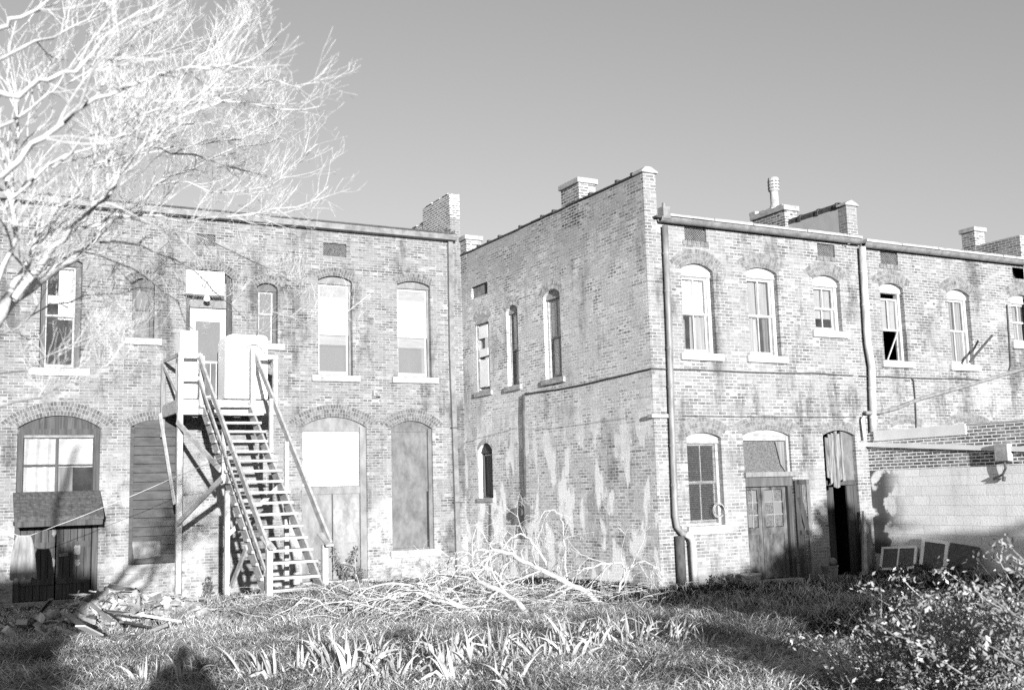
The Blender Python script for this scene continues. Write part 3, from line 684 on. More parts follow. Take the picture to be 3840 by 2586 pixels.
# chimneys on the side wall
def chimney(parent, x0, y0, x1, y1, z0, z1, capm='stone', capt=.12, over=.05, m='brickK', pots=0):
    c = MB().box((x0, y0, z0), (x1, y1, z1)).build('chimney', M[m], parent)
    cp = MB().box((x0-over, y0-over, z1-.002), (x1+over, y1+over, z1+capt)).build('chimney_cap', M[capm], c, bevel=.012)
    return c
c1 = P(2170, 690, 0, 0); c2 = P(2104, 720, 0, 0); x1 = P(2232, 690, 1, c1.y).x
chimney(bB, -.004, c1.y, x1, c2.y, ZS-.5, P(2170, 684, 0, 0).z)
c1 = P(1748, 897, 0, 0); x1 = P(1803, 897, 1, c1.y).x
chimney(bB, -.004, c1.y, x1, c1.y+.75, ZS-.5, P(1748, 897, 0, 0).z)

# side-wall windows
for k, meet, lab in (('s1', .5, 'narrow side-wall window with white panels put in for reflected light, nearest the inner corner'), ('s2', .52, 'narrow dark sash window in the middle of the side wall'), ('s3', .5, 'dark sash window of the side wall nearest its outer corner')):
    w = WS[k]
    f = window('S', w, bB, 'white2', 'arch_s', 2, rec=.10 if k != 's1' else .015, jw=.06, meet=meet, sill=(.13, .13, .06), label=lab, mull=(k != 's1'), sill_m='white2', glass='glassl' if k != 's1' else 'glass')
    i0, i1, y0, y1, zm = w['in']
    if k == 's1':  # white panels stand in for light reflected in the panes
        slab(MB(), FS, i0+.05, i1-.05, y0+.07, y0+.45*(y1-y0), .012, .022).build('blind_or_reflection_panel', M['appl'], f)
        slab(MB(), FS, i0+.05, i1-.05, y0+.78*(y1-y0), y1-.05, .012, .022).build('blind_or_reflection_panel', M['appl'], f)
        slab(MB(), FS, i0+.05, i1-.05, y0+.50*(y1-y0), y0+.62*(y1-y0), .012, .022).build('blind_or_reflection_panel', M['appl'], f)
    if k == 's3': sheet(FS, i0, i1, y0, zm, .23, 3, .015).build('curtain', M['curtain'], f)
w = WS['s4']; f = window('S', w, bB, 'woodd', 'arch_s', 1, rec=.10, jw=.05, sashes=False, sill=(.06, .11, .05), label='small dark arched window low in the side wall', sill_m='white2')
i0, i1, y0, y1, zm = w['in']; slab(MB(), FS, i0, i1, y0, y1, .16, .17).build('shutter_board', M['woodd'], f)
slab(MB(), FS, i0+.1, i1-.05, y1-.05, y1-.02, .14, .155).build('label_strip', M['white'], f)

# upper facade windows
for k, lab in (('b1', 'white arched sash window with lace curtains, first from the corner downspout'), ('b2', 'white arched sash window with a drooping shade, between its two neighbours'), ('b3', 'short white arched sash window with a half-drawn shade near the second downspout')):
    w = WB[k]; f = window('B', w, bB, 'white', 'arch_b', 3, rec=.12, jw=.085, head=.07, sill=(.13, .15, .08), label=lab, sill_m='white', meet=.5 if k != 'b3' else .52)
    i0, i1, y0, y1, zm = w['in']
    if k == 'b1':
        sheet(FB, i0, i1, zm, y1, .26, 4, .02).build('curtain', M['blind'], f); sheet(FB, (i0+i1)/2-.05, i1, y0, zm, .26, 3, .03).build('curtain', M['drape'], f); slab(MB(), FB, i0, i1, y0, zm, .5, .51).build('inner_shade', M['panelgrey'], f)
    elif k == 'b2':
        sheet(FB, i0, i1, zm, y1, .26, 3, .015).build('curtain', M['drape'], f); sheet(FB, i0, i0+.55*(i1-i0), y0, zm, .27, 2, .03).build('curtain', M['drape'], f); slab(MB(), FB, i0, i1, y0, zm, .5, .51).build('inner_shade', M['panelgrey'], f); sheet(FB, i0+.75*(i1-i0), i1, y0, zm, .27, 2, .03).build('curtain', M['curtain'], f)
    else:
        sheet(FB, i0, i1, y0+.28*(y1-y0), y1, .25, 2, .01).build('blind_or_reflection_panel', M['drape'], f)

# lower window with grille
w = WB['bl']; f = window('B', w, bB, 'white2', 'arch_b', 3, rec=.12, jw=.07, head=.06, sill=(.10, .18, .08), label='ground-floor arched window behind fine wire mesh', glass='glassd')
i0, i1, y0, y1, zm = w['in']; mb = MB()
for i in range(26):
    x = i0+(i1-i0)*i/25; mb.beam(FB(x, y0, .125), FB(x, y1, .125), .004, .004)
for i in range(44):
    z = y0+(y1-y0)*i/43; mb.beam(FB(i0, z, .121), FB(i1, z, .121), .004, .004)
mb.build('wire_mesh', M['screen'], f)
a, z = on('B', 2698, 1912); mb = MB(); pts = [(a+.15*math.cos(t), YB+.02, z+.15*math.sin(t)) for t in [k*math.pi/8 for k in range(15)]]
mb.tube(pts, .008, 6); mb.tube([(x*1+(a-x)*.12, y-.02, q+(z-q)*.12) for x, y, q in pts], .008, 6); mb.build('hose_coil', M['white2'], f)

# double door under a screened transom
w = WB['bd']; brick_arch('B', w, bB, M['arch_b'], 3)
zt1 = on('B', 2885, 1650)[1]; zt0 = on('B', 2885, 1772)[1]; zd1 = on('B', 2885, 1822)[1]
mb = MB(); slab(mb, FB, w['a0']+.004, w['a0']+.06, zt0, w['zs'], .08, .24); slab(mb, FB, w['a1']-.07, w['a1']-.004, zt0, w['zs'], .06, .24); slab(mb, FB, w['a0']+.06, w['a1']-.07, zt1, zt1+.03, .08, .2)
mb.prism([(w['a0']+.004, zt1+.03), (w['a0']+.004, w['zs'])]+[(p, q-.004) for p, q in arc(w['a0']+.004, w['a1']-.004, w['zs'], w['zc'], 12)]+[(w['a1']-.004, w['zs']), (w['a1']-.004, zt1+.03)], FB, .07, .2)
d2 = mb.build('double_door', M['white2'], bB); d2['label'] = 'weathered double door with wired panes below a screened transom'
slab(MB(), FB, w['a0']+.06, w['a1']-.07, zt0, zt1, .16, .17).build('transom_screen', M['screen'], d2)
MB().prism([(w['a1']-.32, zt1-.02), (w['a1']-.075, zt1-.02), (w['a1']-.075, zt0+.02), (w['a1']-.2, zt0+.18)], FB, .12, .128).build('peeled_screen', M['curtain'], d2)
zm_ = (zt0+zd1)/2
mb = MB(); slab(MB(), FB, w['a0']-.03, w['a1']+.09, zm_+.06, zt0+.02, -.07, .2).build('transom_bar', M['wood'], d2); slab(mb, FB, w['a0']+.004, w['a1']-.004, zd1, zm_+.056, .02, .2); mb.build('door_lintel', M['woodm'], d2)
am = on('B', 2876, 2000)[0]
mb = MB(); slab(mb, FB, w['a0']+.004, w['a0']+.04, w['z0'], zd1-.002, .06, .2); mb.build('door_jamb', M['woodd'], d2)
slab(MB(), FB, w['a1']-.12, w['a1']-.004, w['z0'], zd1-.002, .04, .2).build('door_jamb', M['woodd'], d2)
for s0, s1 in ((w['a0']+.045, am-.008), (am+.008, w['a1']-.125)):
    mb = MB(); z0 = w['z0']+.02; H = zd1-.02-z0; gz0 = z0+H*.53
    frame_rect(mb, FB, s0, s1, gz0, z0+H, .09, .12, .17, wb=.05, wt=.05)
    frame_rect(mb, FB, s0, s1, z0, gz0, .09, .122, .17, wb=.16, wt=.10); slab(mb, FB, s0+.09, s1-.09, z0+.16, gz0-.10, .14, .165)
    zc_ = z0+.16+(gz0-.10-z0-.16)*.48; slab(mb, FB, s0+.088, s1-.088, zc_-.05, zc_+.05, .126, .15)
    lf = mb.build('door_leaf', M['doorgrime'], d2)
    mb = MB(); p, q = s0+.09, s1-.09; r_, s_ = gz0+.05, z0+H-.05
    for i in range(1, 2): slab(mb, FB, (p+q)/2-.012, (p+q)/2+.012, r_, s_, .128, .15)
    for i in range(1, 3): slab(mb, FB, p, q, r_+(s_-r_)*i/3-.012, r_+(s_-r_)*i/3+.012, .130, .15)
    mb.build('glazing_bar', M['wood'], lf)
    mb = MB(); mb2 = MB()
    for i in range(2):
        for j in range(3):
            (mb if (i+j+int(s0 > am)) % 3 else mb2) and slab(mb if (i+j+int(s0 > am)) % 3 else mb2, FB, p+(q-p)*i/2+.012, p+(q-p)*(i+1)/2-.012, r_+(s_-r_)*j/3+.012, r_+(s_-r_)*(j+1)/3-.012, .142, .146)
    mb.build('pane', M['screen'], lf); mb2.build('pane', M['glassg'], lf)
slab(MB(), FB, w['a0']-.02, w['a1']+.02, w['z0']-.12, w['z0']-.003, -.18, .25).build('threshold', M['stone'], d2)

# second doorway, half blocked by ragged boards
w = WB['b5']; brick_arch('B', w, bB, M['arch_b'], 2)
zb_ = on('B', 3150, 1808)[1]
mb = MB(); slab(mb, FB, w['a0']+.004, w['a1']-.004, zb_-.06, zb_+.05, .1, .28); slab(mb, FB, w['a0']+.004, w['a0']+.07, w['z0'], zb_-.06, .12, .28)
dk = mb.build('dark_doorway', M['woodd'], bB); dk['label'] = 'open dark doorway with ragged pale boards across its head'
xs = on('B', 3162, 1700)[0]
MB().prism([(xs, zb_+.05), (xs, w['zs']-.02)]+[(p, q-.004) for p, q in arc(w['a0']+.004, w['a1']-.004, w['zs'], w['zc'], 14) if p > xs]+[(w['a1']-.004, w['zs']), (w['a1']-.004, zb_+.05)], FB, .10, .14).build('infill_panel', M['ply'], dk)
mb = MB(); xl = on('B', 3094, 1700)[0]; n = 6
for i in range(n):
    p = xl+(xs-xl)*i/n; q = xl+(xs-xl)*(i+1)/n-.006
    top = on('B', 3094+(3160-3094)*(i+.5)/n, 1634 if i < 2 else 1618)[1]+random.uniform(-.05, .03); bot = on('B', 3120, (1790, 1812, 1822, 1832, 1800, 1798)[i])[1]
    mb.prism([(p, bot+random.uniform(-.03, .03)), (q, bot+random.uniform(-.06, .06)), (q+random.uniform(-.01, .01), top), (p, top+random.uniform(-.03, .03))], FB, -.03-.006*(i % 2), -.008)
mb.build('ragged_board', M['ragged'], dk)
mb = MB(); a, z = w['a1']-.004, zb_
for i in range(3): slab(mb, FB, a-.315+i*.105, a-.315+i*.105+.1, w['z0']+.02, zb_-.07, .05+.012*(i % 2), .09)
mb.build('door_leaf', M['woodd'], dk)
slab(MB(), FB, w['a0']+.07, w['a0']+.62, w['z0']+.02, zb_-.08, .42, .46).build('inner_door', M['woodd'], dk)

# ---- right building ------------------------------------------------
XR = 11.9
bC = empty('brick_building', (8.5, YB+3, 0), 'right-hand brick building beyond the white downspout, cut by the frame edge', 'building')
ZC = 7.337
WC = {'c1': measure('B', 3309, 3396, 1354, 1080, 1062), 'c2': measure('B', 3562, 3644, 1367, 1105, 1086)}
w3 = measure('B', 3797, 3880, 1287, 1122, 1106); WC['c3'] = w3
hc = [opening(w['a0'], w['a1'], w['z0'], w['zs'], w['zc']) for w in WC.values()]
vC = [vent_rect('B', v) for v in ((3302, 3367, 944, 991), (3797, 3862, 1006, 1046))]
for v in vC: hc.append([(v[0], v[2]), (v[0], v[3]), (v[1], v[3]), (v[1], v[2])])
wall('wall', 'B', [(xd2+.0005, -.7), (xd2+.0005, ZC+.12), (XR, ZC+.12), (XR, -.7)], hc, M['brickC'], bC)
for v in vC: vent('B', v, bC, M['lattice'])
for v in vC:
    mb = MB()
    for i in range(6): slab(mb, FB, v[0]-.06+i*(v[1]-v[0]+.12)/6, v[0]-.06+(i+.9)*(v[1]-v[0]+.12)/6, v[2]-.11, v[2]-.005, -.02, .05)
    mb.build('vent_sill', M['arch_b'], bC)
mb = MB(); mb.box((xd2+.02, YB+5, -.7), (XR, YB+5.1, 7.2)); mb.box((xd2+.02, YB+.36, 3.3), (XR, YB+5, 3.5)); mb.box((xd2+.02, YB+.36, -.7), (xd2+.18, YB+5, 7.2)); mb.box((XR-.12, YB+.36, -.7), (XR-.01, YB+5, 7.2)); mb.build('inner_wall', M['dark'], bC)
mb = MB(); mb.add([(xd2, YB-.14, ZC+.14), (XR, YB-.14, ZC+.14), (XR, 1, ZC+.5), (xd2, 1, ZC+.5), (xd2, YB-.14, ZC+.1), (XR, YB-.14, ZC+.1), (XR, 1, ZC+.46), (xd2, 1, ZC+.46)],
   [(0,1,2,3),(7,6,5,4),(0,4,5,1),(1,5,6,2),(2,6,7,3),(3,7,4,0)]); mb.build('roof', M['roof'], bC)
halfround(xd2+.06, XR, ZC, bC)
downspout([on('B', 3219, 930), on('B', 3236, 1240), on('B', 3240, 1290), on('B', 3254, 1375), on('B', 3261, 1648)], .08, M['pipew'], bC, .12)
# party parapet and chimney between the two roofs
xl = on('B', 3175, 800)[0]; xr2 = on('B', 3213, 800)[0]; zt = on('B', 3192, 772)[1]
pp = MB().box((xl, YB+.004, ZB-.2), (xr2, YB+.26, zt)).build('parapet', M['brickB'], bC)
MB().box((xl+.001, YB+.262, ZB-.2), (xr2, YB+9.5, zt-.02)).build('parapet_render', M['stucco'], pp)
mb = MB(); y = YB+.3
while y < YB+9.4:
    mb.tube([(xl+.1, y, zt+.03), (xl+.1, y+.58, zt+.03)], .11, 8); mb.tube([(xl+.1, y, zt+.03), (xl+.1, y+.09, zt+.03)], .13, 8); y += .6
mb.build('coping', M['shingle'], pp)
MB().prism([(xl-.06, zt), (xl-.04, zt+.06), ((xl+xr2)/2, zt+.14), (xr2+.06, zt+.03), (xr2+.06, zt)], FB, -.04, .28).build('parapet_cap', M['stone'], pp, bevel=.015)
xc = xl-.10
c1 = P(2942, 800, 0, xc); c2 = P(2822, 830, 0, xc); x1 = P(2988, 800, 1, c1.y).x; zc1 = P(2942, 787, 0, xc).z
ch = chimney(bC, xc, c1.y, x1, c2.y, ZB-.1, zc1, 'white2', .13, .05)
mb = MB(); y = c1.y
while y < c2.y-.1:
    mb.box((xc-.04, y+.03, zc1+.128), (x1, y+.25, zc1+.128+random.uniform(.02, .09))); y += random.uniform(.26, .4)
mb.build('broken_cap', M['stone'], ch)
py = c1.y+.75; pz = zc1+.12; pc = P(2905, 760, 1, py); r_ = .105
px_ = max(pc.x, xc+.15); zt_ = P(2901, 665, 1, py).z
mb = MB().lathe((px_, py, pz), [(.20, 0), (.17, .08), (r_, .25), (r_, zt_-pz-.40), (r_+.04, zt_-pz-.36), (r_+.04, zt_-pz-.1), (r_+.03, zt_-pz-.03), (r_*.6, zt_-pz)], 16)
cp_ = mb.build('chimney_pot', M['stone'], ch, smooth=False)
mb = MB()
for i in range(3):
    for k in range(10):
        t = k*math.pi/5; zz = zt_-.30+i*.085; c = Vector((px_+(r_+.038)*math.cos(t), py+(r_+.038)*math.sin(t), zz)); e = Vector((-math.sin(t), math.cos(t), 0))*.03; mb.beam(c-e, c+e, .012, .03)
mb.build('pot_slot', M['screen'], cp_)
# far party wall with chimney
zt = P(3840, 877, 0, XR).z
MB().box((XR, YB+.01, 6.5), (XR+.3, YB+11, zt)).build('parapet', M['brickK'], bC)
c1 = P(3655, 880, 0, XR); c2 = P(3607, 890, 0, XR); x1 = P(3692, 880, 1, c1.y).x
chimney(bC, XR-.01, c1.y, x1, c2.y, 6.5, P(3655, 866, 0, XR).z)
# small roof weeds in the gutters are separate plants (below)
for k, lab in (('c1', 'white arched window with its lower sash open and a stick propping it'), ('c2', 'white arched sash window with striped curtains above the leaning rod'), ('c3', 'white arched window cut by the right frame edge')):
    w = WC[k]
    f = window('B', w, bC, 'white', 'arch_b', 3, rec=.12, jw=.075, head=.06, sill=(.13, .15, .08), label=lab, sill_m='white', sashes=(k != 'c1'), glass='glass', meet=.5)
    i0, i1, y0, y1, zm = w['in']; H = y1-y0
    if k == 'c1':
        mb = MB(); frame_rect(mb, FB, i0, i1, y0+.44*H, y0+.93*H, .045, .16, .2); slab(mb, FB, (i0+i1)/2-.012, (i0+i1)/2+.012, y0+.44*H, y0+.93*H, .165, .19); mb.build('lowered_sash', M['white'], f)
        sheet(FB, i0+.02, i1-.02, y0+.46*H, y0+.92*H, .21, 4, .012).build('curtain', M['blindg'], f)
        slab(MB(), FB, i1-.035, i1, y0, y0+.44*H, .2, .24).build('inner_stile', M['white2'], f)
        MB().beam(FB(i0+.25*(i1-i0), y0+.01, .13), FB(i1-.05, y0+.43*H, .15), .022, .03).build('prop_stick', M['white'], f)
    else:
        sheet(FB, i0+.25*(i1-i0), i1, y0, y1, .24, 6, .03).build('curtain', M['drape'], f); sheet(FB, i0, i0+.3*(i1-i0), y0, y0+.75*H, .25, 1, .02).build('curtain', M['blind'], f)

for l_, r_2, ys_2, yc_2 in ((3345, 3455, 1604, 1586), (3560, 3702, 1600, 1580)):
    brick_arch('B', dict(measure('B', l_, r_2, 1640, ys_2, yc_2)), bC, M['arch_b'], 2)

# ---- low extension -------------------------------------------------
bE = empty('brick_extension', (XE+2, YB-4, 0), 'low extension wall of whitewashed blocks with brick parapet at right', 'extension')
YE = -17.0; zb = 2.205
mb = MB(); mb.add([(XE, YB-.002, -.8), (XE, YE, -.8), (XE, YE, zb), (XE, YB-.002, zb)], [(0,1,2,3)]); mb.add([(XE, YE, -.8), (XE+5, YE, -.8), (XE+5, YE, 3.05), (XE, YE, 3.05)], [(0,1,2,3)])
mb.build('block_wall', M['whitewash'], bE)
mb = MB(); mb.add([(XE-.004, YB-.002, zb), (XE-.004, YE, zb), (XE-.004, YE, 3.05), (XE-.004, YB-.002, 3.05), (XE+.25, YB-.002, 3.05), (XE+.25, YE, 3.05), (XE+.25, YE, 2.4), (XE+.25, YB-.002, 2.4)], [(0,1,2,3),(3,2,5,4),(4,5,6,7)])
mb.build('brick_parapet', M['brickE'], bE)
MB().box((XE+.25, YE, 2.4), (XE+5, YB-.01, 2.5)).build('roof', M['roof'], bE)
y1 = P(3625, 1610, 0, XE).y
mb = MB().box((XE-.035, y1, 2.86), (XE+.27, YB-.22, 3.085)); mb.build('white_coping', M['appl'], bE, bevel=.01)
MB().box((XE-.02, YE, 3.05), (XE+.27, y1-.01, 3.08)).build('coping', M['white'], bE)
p0 = P(3228, 1660, 0, XE-.05); p1 = P(3840, 1680, 0, XE-.05)
dv = (p1-p0)/(p1.y-p0.y); p2 = p0+dv*(-8.2)
mb = MB(); mb.beam(p0+Vector((0, -.0, -.03)), p2, .06, .10); mb.build('gutter', M['appl'], bE)
q = P(3757, 1660, 0, XE-.1)
mb = MB(); mb.box((XE-.16, q.y-.16, q.z-.36), (XE-.005, q.y+.16, q.z-.02)); bx = mb.build('meter_box', M['stone'], bE, bevel=.02)
mb = MB(); mb.tube([(XE-.08, q.y, q.z-.36), (XE-.08, q.y-.02, q.z-.5), (XE-.05, q.y+.08, q.z-.62), (XE-.05, q.y+.3, q.z-.70)], .025, 8); mb.tube([(XE-.05, q.y+.05, q.z-.66), (XE-.08, q.y+.05, q.z-.74)], .035, 8); mb.build('conduit', M['iron'], bx)

# ================================================================== GROUND, GRASS
def grid(x0, x1, nx, y0, y1, ny):
    X = np.linspace(x0, x1, nx); Y = np.linspace(y0, y1, ny); XX, YY = np.meshgrid(X, Y); return XX, YY
def ground_mesh(name, XX, YY, ZZ, m):
    ny, nx = XX.shape; me = D.meshes.new(name)
    idx = np.arange(nx*ny).reshape(ny, nx); f = np.stack([idx[:-1,:-1], idx[:-1,1:], idx[1:,1:], idx[1:,:-1]], -1).reshape(-1, 4)
    me.from_pydata(np.stack([XX, YY, ZZ], -1).reshape(-1, 3).tolist(), [], f.tolist()); me.materials.append(m)
    me.polygons.foreach_set('use_smooth', [True]*len(me.polygons)); o = D.objects.new(name, me); COL.objects.link(o); return o
# one sheet: fine near the yard, stretching out to the horizon
xs_ = np.concatenate([[-900,-300,-120,-60,-40], np.linspace(-30, 20, 201), [30,50,120,300,900]])
ys_ = np.concatenate([[-900,-300,-120,-80,-60], np.linspace(-45, 6, 205), [12,30,80,300,900]])
XX, YY = np.meshgrid(xs_, ys_); ZZ = gz(XX, YY)
ZZ = ZZ + .035*np.sin(XX*1.9+np.sin(YY*1.3)*2)*np.sin(YY*2.3+XX*.4) + .02*np.sin(XX*5.1+1)*np.sin(YY*4.7)
tag(ground_mesh('ground', XX, YY, ZZ, M['soil']), kind='structure')
def g2(x, y): return gz(x, y)+.035*np.sin(x*1.9+np.sin(y*1.3)*2)*np.sin(y*2.3+x*.4)+.02*np.sin(x*5.1+1)*np.sin(y*4.7)

def blades(name, x, y, h, w, lean, m, seg=2, z0=None):
    """many tapering bent blades as one mesh"""
    n = len(x); z = g2(x, y)-.01 if z0 is None else z0
    a = rng.uniform(0, 2*np.pi, n); la = rng.uniform(0, 2*np.pi, n)
    dx, dy = np.cos(a)*w/2, np.sin(a)*w/2; lx, ly = np.cos(la)*lean*h, np.sin(la)*lean*h
    V = np.empty((n, 5, 3)); 
    V[:,0] = np.stack([x-dx, y-dy, z], -1); V[:,1] = np.stack([x+dx, y+dy, z], -1)
    V[:,2] = np.stack([x-dx*.8+lx*.35, y-dy*.8+ly*.35, z+h*.6], -1); V[:,3] = np.stack([x+dx*.8+lx*.35, y+dy*.8+ly*.35, z+h*.6], -1)
    V[:,4] = np.stack([x+lx, y+ly, z+h*(1-.25*lean)], -1)
    b = np.arange(n)*5
    q = np.stack([b, b+1, b+3, b+2], -1); t = np.stack([b+2, b+3, b+4], -1)
    me = D.meshes.new(name); me.vertices.add(n*5); me.vertices.foreach_set('co', V.reshape(-1))
    loops = np.concatenate([q.reshape(-1), t.reshape(-1)]); me.loops.add(len(loops)); me.loops.foreach_set('vertex_index', loops.astype(np.int32))
    me.polygons.add(2*n); st = np.concatenate([np.arange(n)*4, 4*n+np.arange(n)*3]); me.polygons.foreach_set('loop_start', st.astype(np.int32))
    me.update(calc_edges=True); me.materials.append(m); o = D.objects.new(name, me); COL.objects.link(o); return o
def scatter(n, x0, x1, y0, y1, dens):
    x = rng.uniform(x0, x1, n*3); y = rng.uniform(y0, y1, n*3)
    keep = rng.uniform(0, 1, n*3) < dens(x, y)
    # keep out of the buildings
    keep &= ~((x > -.05) & (y > YB-.08)) & (y < -.06) & ~((x > XE-.05) & (y > -17))
    x, y = x[keep], y[keep]; return x[:n], y[:n]
def clump(x, y): return .5+.5*np.sin(x*2.1+np.sin(y*1.7)*1.5)*np.sin(y*2.6+np.sin(x*1.1)*1.7)
def dry(x, y):  # splits straw from shadow-toned turf along the shadow edge
    """1 where the turf is dry straw, 0 where it is toned dark as shadow: the boundary follows the shadow edge"""
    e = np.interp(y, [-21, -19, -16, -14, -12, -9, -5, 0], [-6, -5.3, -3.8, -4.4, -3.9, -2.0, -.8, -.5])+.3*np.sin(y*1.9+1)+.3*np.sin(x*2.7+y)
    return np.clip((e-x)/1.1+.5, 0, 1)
d1 = lambda x, y: np.clip(.45+.7*clump(x, y), 0, 1)*np.where(y > -5, .8, 1)
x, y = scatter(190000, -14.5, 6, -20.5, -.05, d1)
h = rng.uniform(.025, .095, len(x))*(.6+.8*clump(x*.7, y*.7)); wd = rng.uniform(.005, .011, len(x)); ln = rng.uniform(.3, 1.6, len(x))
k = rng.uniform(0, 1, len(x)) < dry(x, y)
tag(blades('grass', x[~k], y[~k], h[~k]*1.25, wd[~k], ln[~k], M['grass_shade']), kind='stuff', cat='grass', label='grass on the right side of the yard, shadow put into its colour')
tag(blades('dry_grass', x[k], y[k], h[k], wd[k], ln[k], M['grass']), kind='stuff', cat='grass', label='pale dry grass on the left and front of the yard')
# longer straw in the foreground, lying over
x, y = scatter(95000, -13, 1, -20.8, -11.0, lambda x, y: np.clip((-10.8-y-.1*(x+6))/2.5, 0, 1)*np.clip(-.1+1.25*clump(x*1.1+3, y*1.1), 0, 1)*np.clip(dry(x, y)+.15, 0, 1))
o = blades('straw_grass', x, y, rng.uniform(.10, .30, len(x)), rng.uniform(.006, .012, len(x)), rng.uniform(.8, 2.6, len(x)), M['straw'])
tag(o, kind='stuff', cat='dry grass', label='long pale straw lying across the foreground grass')
tx_, ty_ = scatter(2600, -13.5, 1, -20.5, -2.0, lambda x, y: np.clip(dry(x, y)+.1, 0, 1)*np.clip(-.2+1.3*clump(x*1.3+1, y*1.3+2), 0, 1)*np.where(y < -8, 1, .35))
nb = 16; x = np.repeat(tx_, nb)+rng.normal(0, .05, len(tx_)*nb); y = np.repeat(ty_, nb)+rng.normal(0, .05, len(ty_)*nb); hh_ = np.repeat(rng.uniform(.07, .24, len(tx_)), nb)*rng.uniform(.5, 1.1, len(x))
tag(blades('weed_tufts', x, y, hh_, rng.uniform(.007, .016, len(x)), rng.uniform(.4, 1.7, len(x)), M['straw']), kind='stuff', cat='dry weeds', label='uneven tufts of pale weeds on the left and front of the yard')
lx, ly = scatter(9000, -13.5, 4, -20.5, -.3, lambda x, y: .3+.7*clump(x*.8, y*1.4)); n_ = len(lx); lz = g2(lx, ly)+rng.uniform(.005, .06, n_); la_ = rng.uniform(0, 6.28, n_); ls = rng.uniform(.015, .05, n_)
V_ = np.stack([np.stack([lx+ls*np.cos(la_+k*1.57)*(1 if k % 2 else .55), ly+ls*np.sin(la_+k*1.57)*(1 if k % 2 else .55), lz+rng.uniform(-.012, .02, n_)], -1) for k in range(4)], 1)
lit = MB(); lit.v = [tuple(q) for q in V_.reshape(-1, 3).tolist()]; lit.f = [(4*i, 4*i+1, 4*i+2, 4*i+3) for i in range(n_)]
tag(lit.build('leaf_litter', M['litter']), kind='stuff', cat='dead leaves', label='dead leaves and scraps littering the ground')
x, y = rng.normal(-7.0, .75, 9000), rng.normal(-9.4, .8, 9000); zz = g2(x, y)+np.clip(.30*np.exp(-((x+7.0)**2+(y+9.4)**2)/.9), 0, 1)*rng.uniform(.2, 1, 9000)-.02
tag(blades('straw_heap', x, y, rng.uniform(.08, .3, 9000), rng.uniform(.006, .012, 9000), rng.uniform(1.0, 3.0, 9000), M['straw'], z0=zz), kind='stuff', cat='dry weeds', label='mound of bleached dead weeds by the stair foot')
x, y = scatter(2500, -8, 5, -16, -9, lambda x, y: 1-dry(x, y))
tag(blades('grass_stalk', x, y, rng.uniform(.12, .3, len(x)), rng.uniform(.006, .010, len(x)), rng.uniform(.5, 2.2, len(x)), M['straw']), kind='stuff', cat='grass stalks', label='scattered pale stalks in the dark grass')

# ================================================================== BRANCHING WOOD
def curve_pts(p, d, L, n, bend, wig):
    pts = [p.copy()]; d = d.normalized(); st = L/n
    for i in range(n):
        d = (d+bend*(1.0/n)+Vector((random.gauss(0, wig), random.gauss(0, wig), random.gauss(0, wig)))).normalized(); p = p+d*st; pts.append(p.copy())
    return pts
def limb(mb, pts, r0, r1, n):
    mb.tube(pts, [r0+(r1-r0)*(i/(len(pts)-1)) for i in range(len(pts))], n, cap=n >= 6)
def grow(mb, pts, r0, r1, depth, spec, up, flat=1.0, tk=.0075, tf=.60, tmin=.0008, wig=.15):
    """side shoots along a limb; spec[depth] = (shoots per metre, length, n segs, spread)"""
    if depth >= len(spec): return
    per, L0, seg, spr, sides = spec[depth]
    tot = sum((b-a).length for a, b in zip(pts, pts[1:])); k = max(1, int(tot*per*random.uniform(.8, 1.2)))
    for i in range(k):
        t = random.uniform(.12, .98)**.8; s = t*tot; acc = 0
        for a, b in zip(pts, pts[1:]):
            l_ = (b-a).length
            if acc+l_ >= s: break
            acc += l_
        p = a.lerp(b, (s-acc)/max(l_, 1e-6)); d = (b-a).normalized()
        v = Vector((random.gauss(0, 1), random.gauss(0, 1)*flat, random.gauss(0, 1))); v = (v-d*v.dot(d)).normalized()
        nd = (d*random.uniform(.6, 1.1)+v*spr+up*.15).normalized()
        L = L0*random.uniform(.5, 1.25)*(1-tf*t); rr = (r0+(r1-r0)*t)*.6; rr = min(rr, L*tk+tmin)
        q = curve_pts(p, nd, L, seg, up*random.uniform(-.2, 1.1), wig)
        limb(mb, q, rr, max(tmin*1.1, rr*.35), sides)
        grow(mb, q, rr, max(tmin*1.1, rr*.35), depth+1, spec, up, flat, tk, tf, tmin, wig)

def PY(px, py, y): return P(px, py, 1, y)
TD = -8.8; TK = .36      # the tree stands about six metres from the left building
tx, ty = -15.3, -21.2
tr = empty('bare_tree', (tx, ty, g(tx, ty)), 'large leafless pale tree leaning in from the left over the stairs', 'tree')
base = Vector((tx, ty, g(tx, ty)-.2)); fork = P(-520, 1600, 1, -21.1); hi = P(-520, 700, 1, -21.5)
tb = MB(); limb(tb, [base, base.lerp(fork, .3)+Vector((-.06, 0, .05)), base.lerp(fork, .65)+Vector((-.05, 0, .05)), fork], .16, .10, 14)
limb(tb, [base+Vector((0, 0, .2)), base.lerp(hi, .35)+Vector((-.12, 0, 0)), base.lerp(hi, .7)+Vector((-.08, .1, 0)), hi], .13, .07, 12)
limb(tb, [base.lerp(hi, .5), base.lerp(hi, .5)+Vector((-.4, .5, 1.4)), base.lerp(hi, .5)+Vector((-.3, .9, 3.0)), base.lerp(hi, .5)+Vector((.1, 1.3, 4.2))], .08, .04, 10)
tb.build('trunk', M['bark'], tr, smooth=True)
def path(pl, y0, y1, dy=0.0):
    """limb points: depth runs from y0 to y1; the tree (dy set) reaches away from the camera towards its right-hand tips"""
    n = len(pl)-1; return [PY(a, b, y0+(y1-y0)*i/n+dy+(1.2*min(max(a/1200, 0), 1.1) if dy else 0)) for i, (a, b) in enumerate(pl)]
